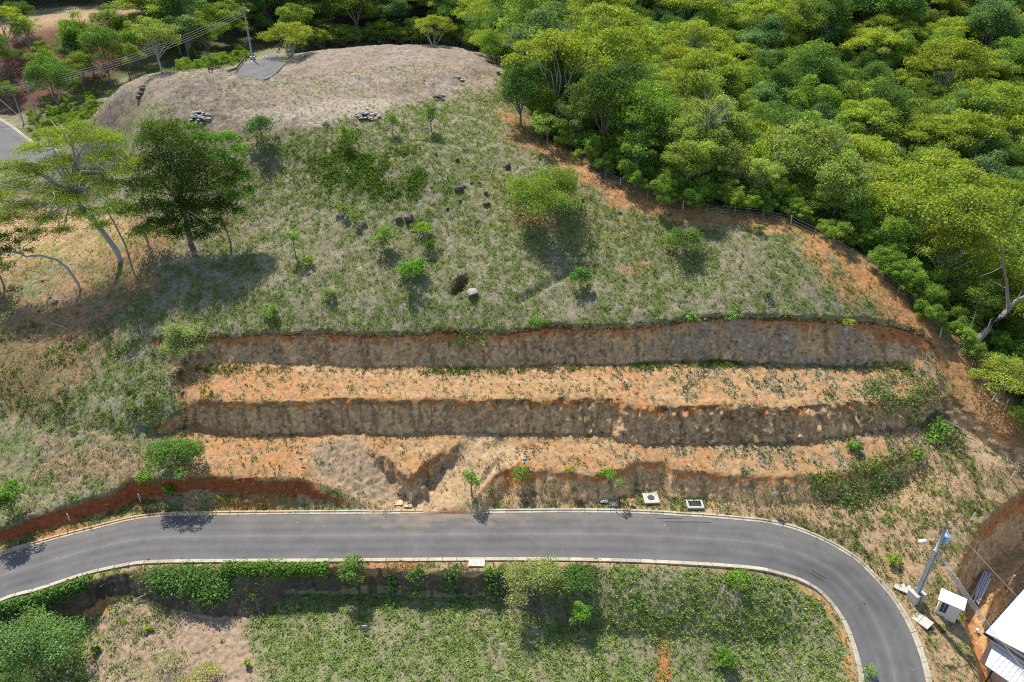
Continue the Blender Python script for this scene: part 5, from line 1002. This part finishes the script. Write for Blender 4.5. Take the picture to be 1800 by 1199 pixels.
# meter hut
p = hit(1662, 1080); t = thing('meter_hut', 'narrow white meter hut with sloping flat roof beside the pole', 'hut', p, None, -.62)
MB().box((0, 0, .95), (1.9, 1.0, 2.3)).obj('wall', m_wall, t)
MB().add([(-1.2, -.75, 2.12), (1.2, -.75, 2.12), (1.2, .75, 2.4), (-1.2, .75, 2.4), (-1.2, -.75, 2.24), (1.2, -.75, 2.24), (1.2, .75, 2.52), (-1.2, .75, 2.52)], [(3, 2, 1, 0), (4, 5, 6, 7), (0, 1, 5, 4), (1, 2, 6, 5), (2, 3, 7, 6), (3, 0, 4, 7)]).obj('roof', m_roof, t)
for i in range(2):
    for j in range(4): MB().box((-.58 + i * .32, -.53, .75 + j * .33), (.25, .06, .25)).obj('meter', m_dark, t)
# house
hc = at(1732, 1112, -4.2)
ex = at(1800, 1036, -4.2) - hc; ex /= np.linalg.norm(ex); ey = np.array((ex[1], -ex[0], 0.0))
hz = float(hc[2]); t = thing('house', 'white metal-roofed house in the pit at the bottom right corner', 'house', (hc[0], hc[1], -10.6))
def hp_(a, b, z): q = hc + ex * a + ey * b; return (q[0] - hc[0], q[1] - hc[1], z + 10.6)
def prism(name, mat, quad, th=.12):
    v = [hp_(*q) for q in quad] + [hp_(q[0], q[1], q[2] - th) for q in quad]
    return MB().add(v, [(0, 1, 2, 3), (7, 6, 5, 4), (0, 4, 5, 1), (1, 5, 6, 2), (2, 6, 7, 3), (3, 7, 4, 0)]).obj(name, mat, t)
m_roof2 = m_roof
prism('roof_slope', m_roof, [(0, 0, -4.2), (14, 0, -4.2), (14, 3.4, -3.55), (0, 3.4, -3.55)]); prism('roof_slope', m_roof, [(0, 3.42, -3.55), (14, 3.42, -3.55), (14, 7.2, -4.3), (0, 7.2, -4.3)])
for k in range(30): prism('roof_rib', m_roof, [(.2 + k * .46, 3.5, -3.50), (.3 + k * .46, 3.5, -3.50), (.3 + k * .46, 7.15, -4.24), (.2 + k * .46, 7.15, -4.24)], .06)
for k in range(22): prism('rafter_end', m_dark, [(.3 + k * .6, -.22, -4.26), (.4 + k * .6, -.22, -4.26), (.4 + k * .6, .05, -4.24), (.3 + k * .6, .05, -4.24)], .1)
prism('gutter', m_dark, [(-.1, -.12, -4.3), (14, -.12, -4.3), (14, -.01, -4.3), (-.1, -.01, -4.3)], .14); prism('fascia', m_dark, [(-.12, 0, -4.16), (-.02, 0, -4.16), (-.02, 7.2, -4.2), (-.12, 7.2, -4.2)], .3)
prism('wall', m_wall, [(.5, .6, -4.4), (13.5, .6, -4.4), (13.5, 6.8, -4.4), (.5, 6.8, -4.4)], 6.2)
prism('porch_roof', m_roof, [(-2.3, 1.5, -5.75), (.3, 1.0, -5.3), (.3, 9.5, -5.3), (-2.3, 9.5, -5.75)])
for k in range(18): prism('porch_rib', m_roof, [(-2.25, 1.95 + k * .42, -5.69), (-.05, 1.95 + k * .42, -5.30), (-.05, 2.02 + k * .42, -5.30), (-2.25, 2.02 + k * .42, -5.69)], .06)
for b_ in (2.2, 5.6, 9.0): MB().tube([hp_(-2.1, b_, -10.6), hp_(-2.1, b_, -5.9)], .09, 8).obj('porch_post', m_dark, t)
p = hit(1768, 1040); o = thing('ladder_stake', 'pale notched timber standing in the pit beside the roof', 'timber', p); MB().box((0, 0, 1.4), (.22, .14, 2.8)).obj('post', m_wood_pale, o)
for k in range(5): MB().box((0, -.1, .5 + k * .45), (.3, .1, .14)).obj('rung', m_wood, o)
p = hit(1728, 1100); o = thing('steel_bracket', 'rusty steel frame standing at the roof corner', 'steel frame', p); MB().tube([(0, 0, -.2), (0, 0, 2.2), (1.0, 0, 2.2)], .06, 6).obj('upright', m_rust, o); MB().tube([(.0, 0, 1.4), (.9, .2, 1.5)], .05, 6).obj('crossbar', m_rust, o)
# guardrail at the end of the upper road
A_, B_ = hit(368, 128), hit(492, 89); t = thing('guardrail', 'rusty steel guardrail behind the end of the upper road', 'guardrail', A_); D = B_ - A_; n = 9; pts_ = []
for k in range(n):
    q = D * k / (n - 1); zz = gz(A_[0] + q[0], A_[1] + q[1]) - A_[2]; MB().box((q[0], q[1], zz + .45), (.14, .14, 1.1)).obj('guardrail_post', m_rust, t); pts_.append((q[0], q[1] - .12, zz + .8))
mb = MB()
for z0 in (-.16, .0, .16): mb.tube([(a, b, c + z0) for a, b, c in pts_], .09, 5)
mb.obj('rail', m_rust, t)
# dry sticks and litter
for i, (a, b_, lab) in enumerate([((90, 570), (122, 582), 'forked dry branch lying on the left slope'), ((235, 1062), (258, 1046), 'dry branch on the weeds above the tan soil'), ((1660, 740), (1712, 770), 'long pale stick below the lumpy right bank')]):
    q0, q1 = hit(*a) + (0, 0, .12), hit(*b_) + (0, 0, .12); m = (q0 + q1) / 2; MBx = MB().tube([q0 - m, (0, .1, .12), q1 - m], [.07, .06, .03], 5); MBx.tube([(0, .1, .12), (q1 - m) * .7 + np.array((.2, .7, 0))], [.04, .02], 4); o = MBx.obj('dry_branch', m_bark_pale, None, m); tag(o, lab, 'branch')

m_skid = simple_mat('tyre_rubber', (.035, .034, .034), .8, 0, .3, 6.0)
for i, (a, b_, lab) in enumerate([((1152, 915), (1200, 914.5), 'longer black tyre mark near the upper kerb past the meter box'), ((1160, 921), (1250, 922), 'second black tyre mark near the upper kerb'), ((1426, 1006), (1452, 1022), 'black tyre mark at the inside of the bend, upper one'), ((1424, 1011), (1446, 1026), 'black tyre mark at the inside of the bend, lower one'), ((1516, 1062), (1520, 1068), 'short black tyre spot in the bend')]):
    q0, q1 = hit(*a), hit(*b_); d = q1 - q0; d[2] = 0; d /= np.linalg.norm(d); nn_ = np.array((d[1], -d[0], 0)) * .07; V = []
    for s in np.linspace(0, 1, 8):
        q = q0 * (1 - s) + q1 * s; k = .5 + .5 * sin(s * pi)
        for sg in (-1, 1):
            w_ = q + nn_ * sg * k; u_ = np.clip(sdist(RW, np.array([w_[0]]), np.array([w_[1]]))[0] / 6.0, 0, .5); V.append((w_[0], w_[1], float(rfl(w_[0], w_[1])) + .05 * sin(u_ * pi) + .012))
    o = MB().add(V, [(2 * s, 2 * s + 1, 2 * s + 3, 2 * s + 2) for s in range(7)]).obj('tyre_mark', m_skid); tag(o, lab, 'tyre mark')
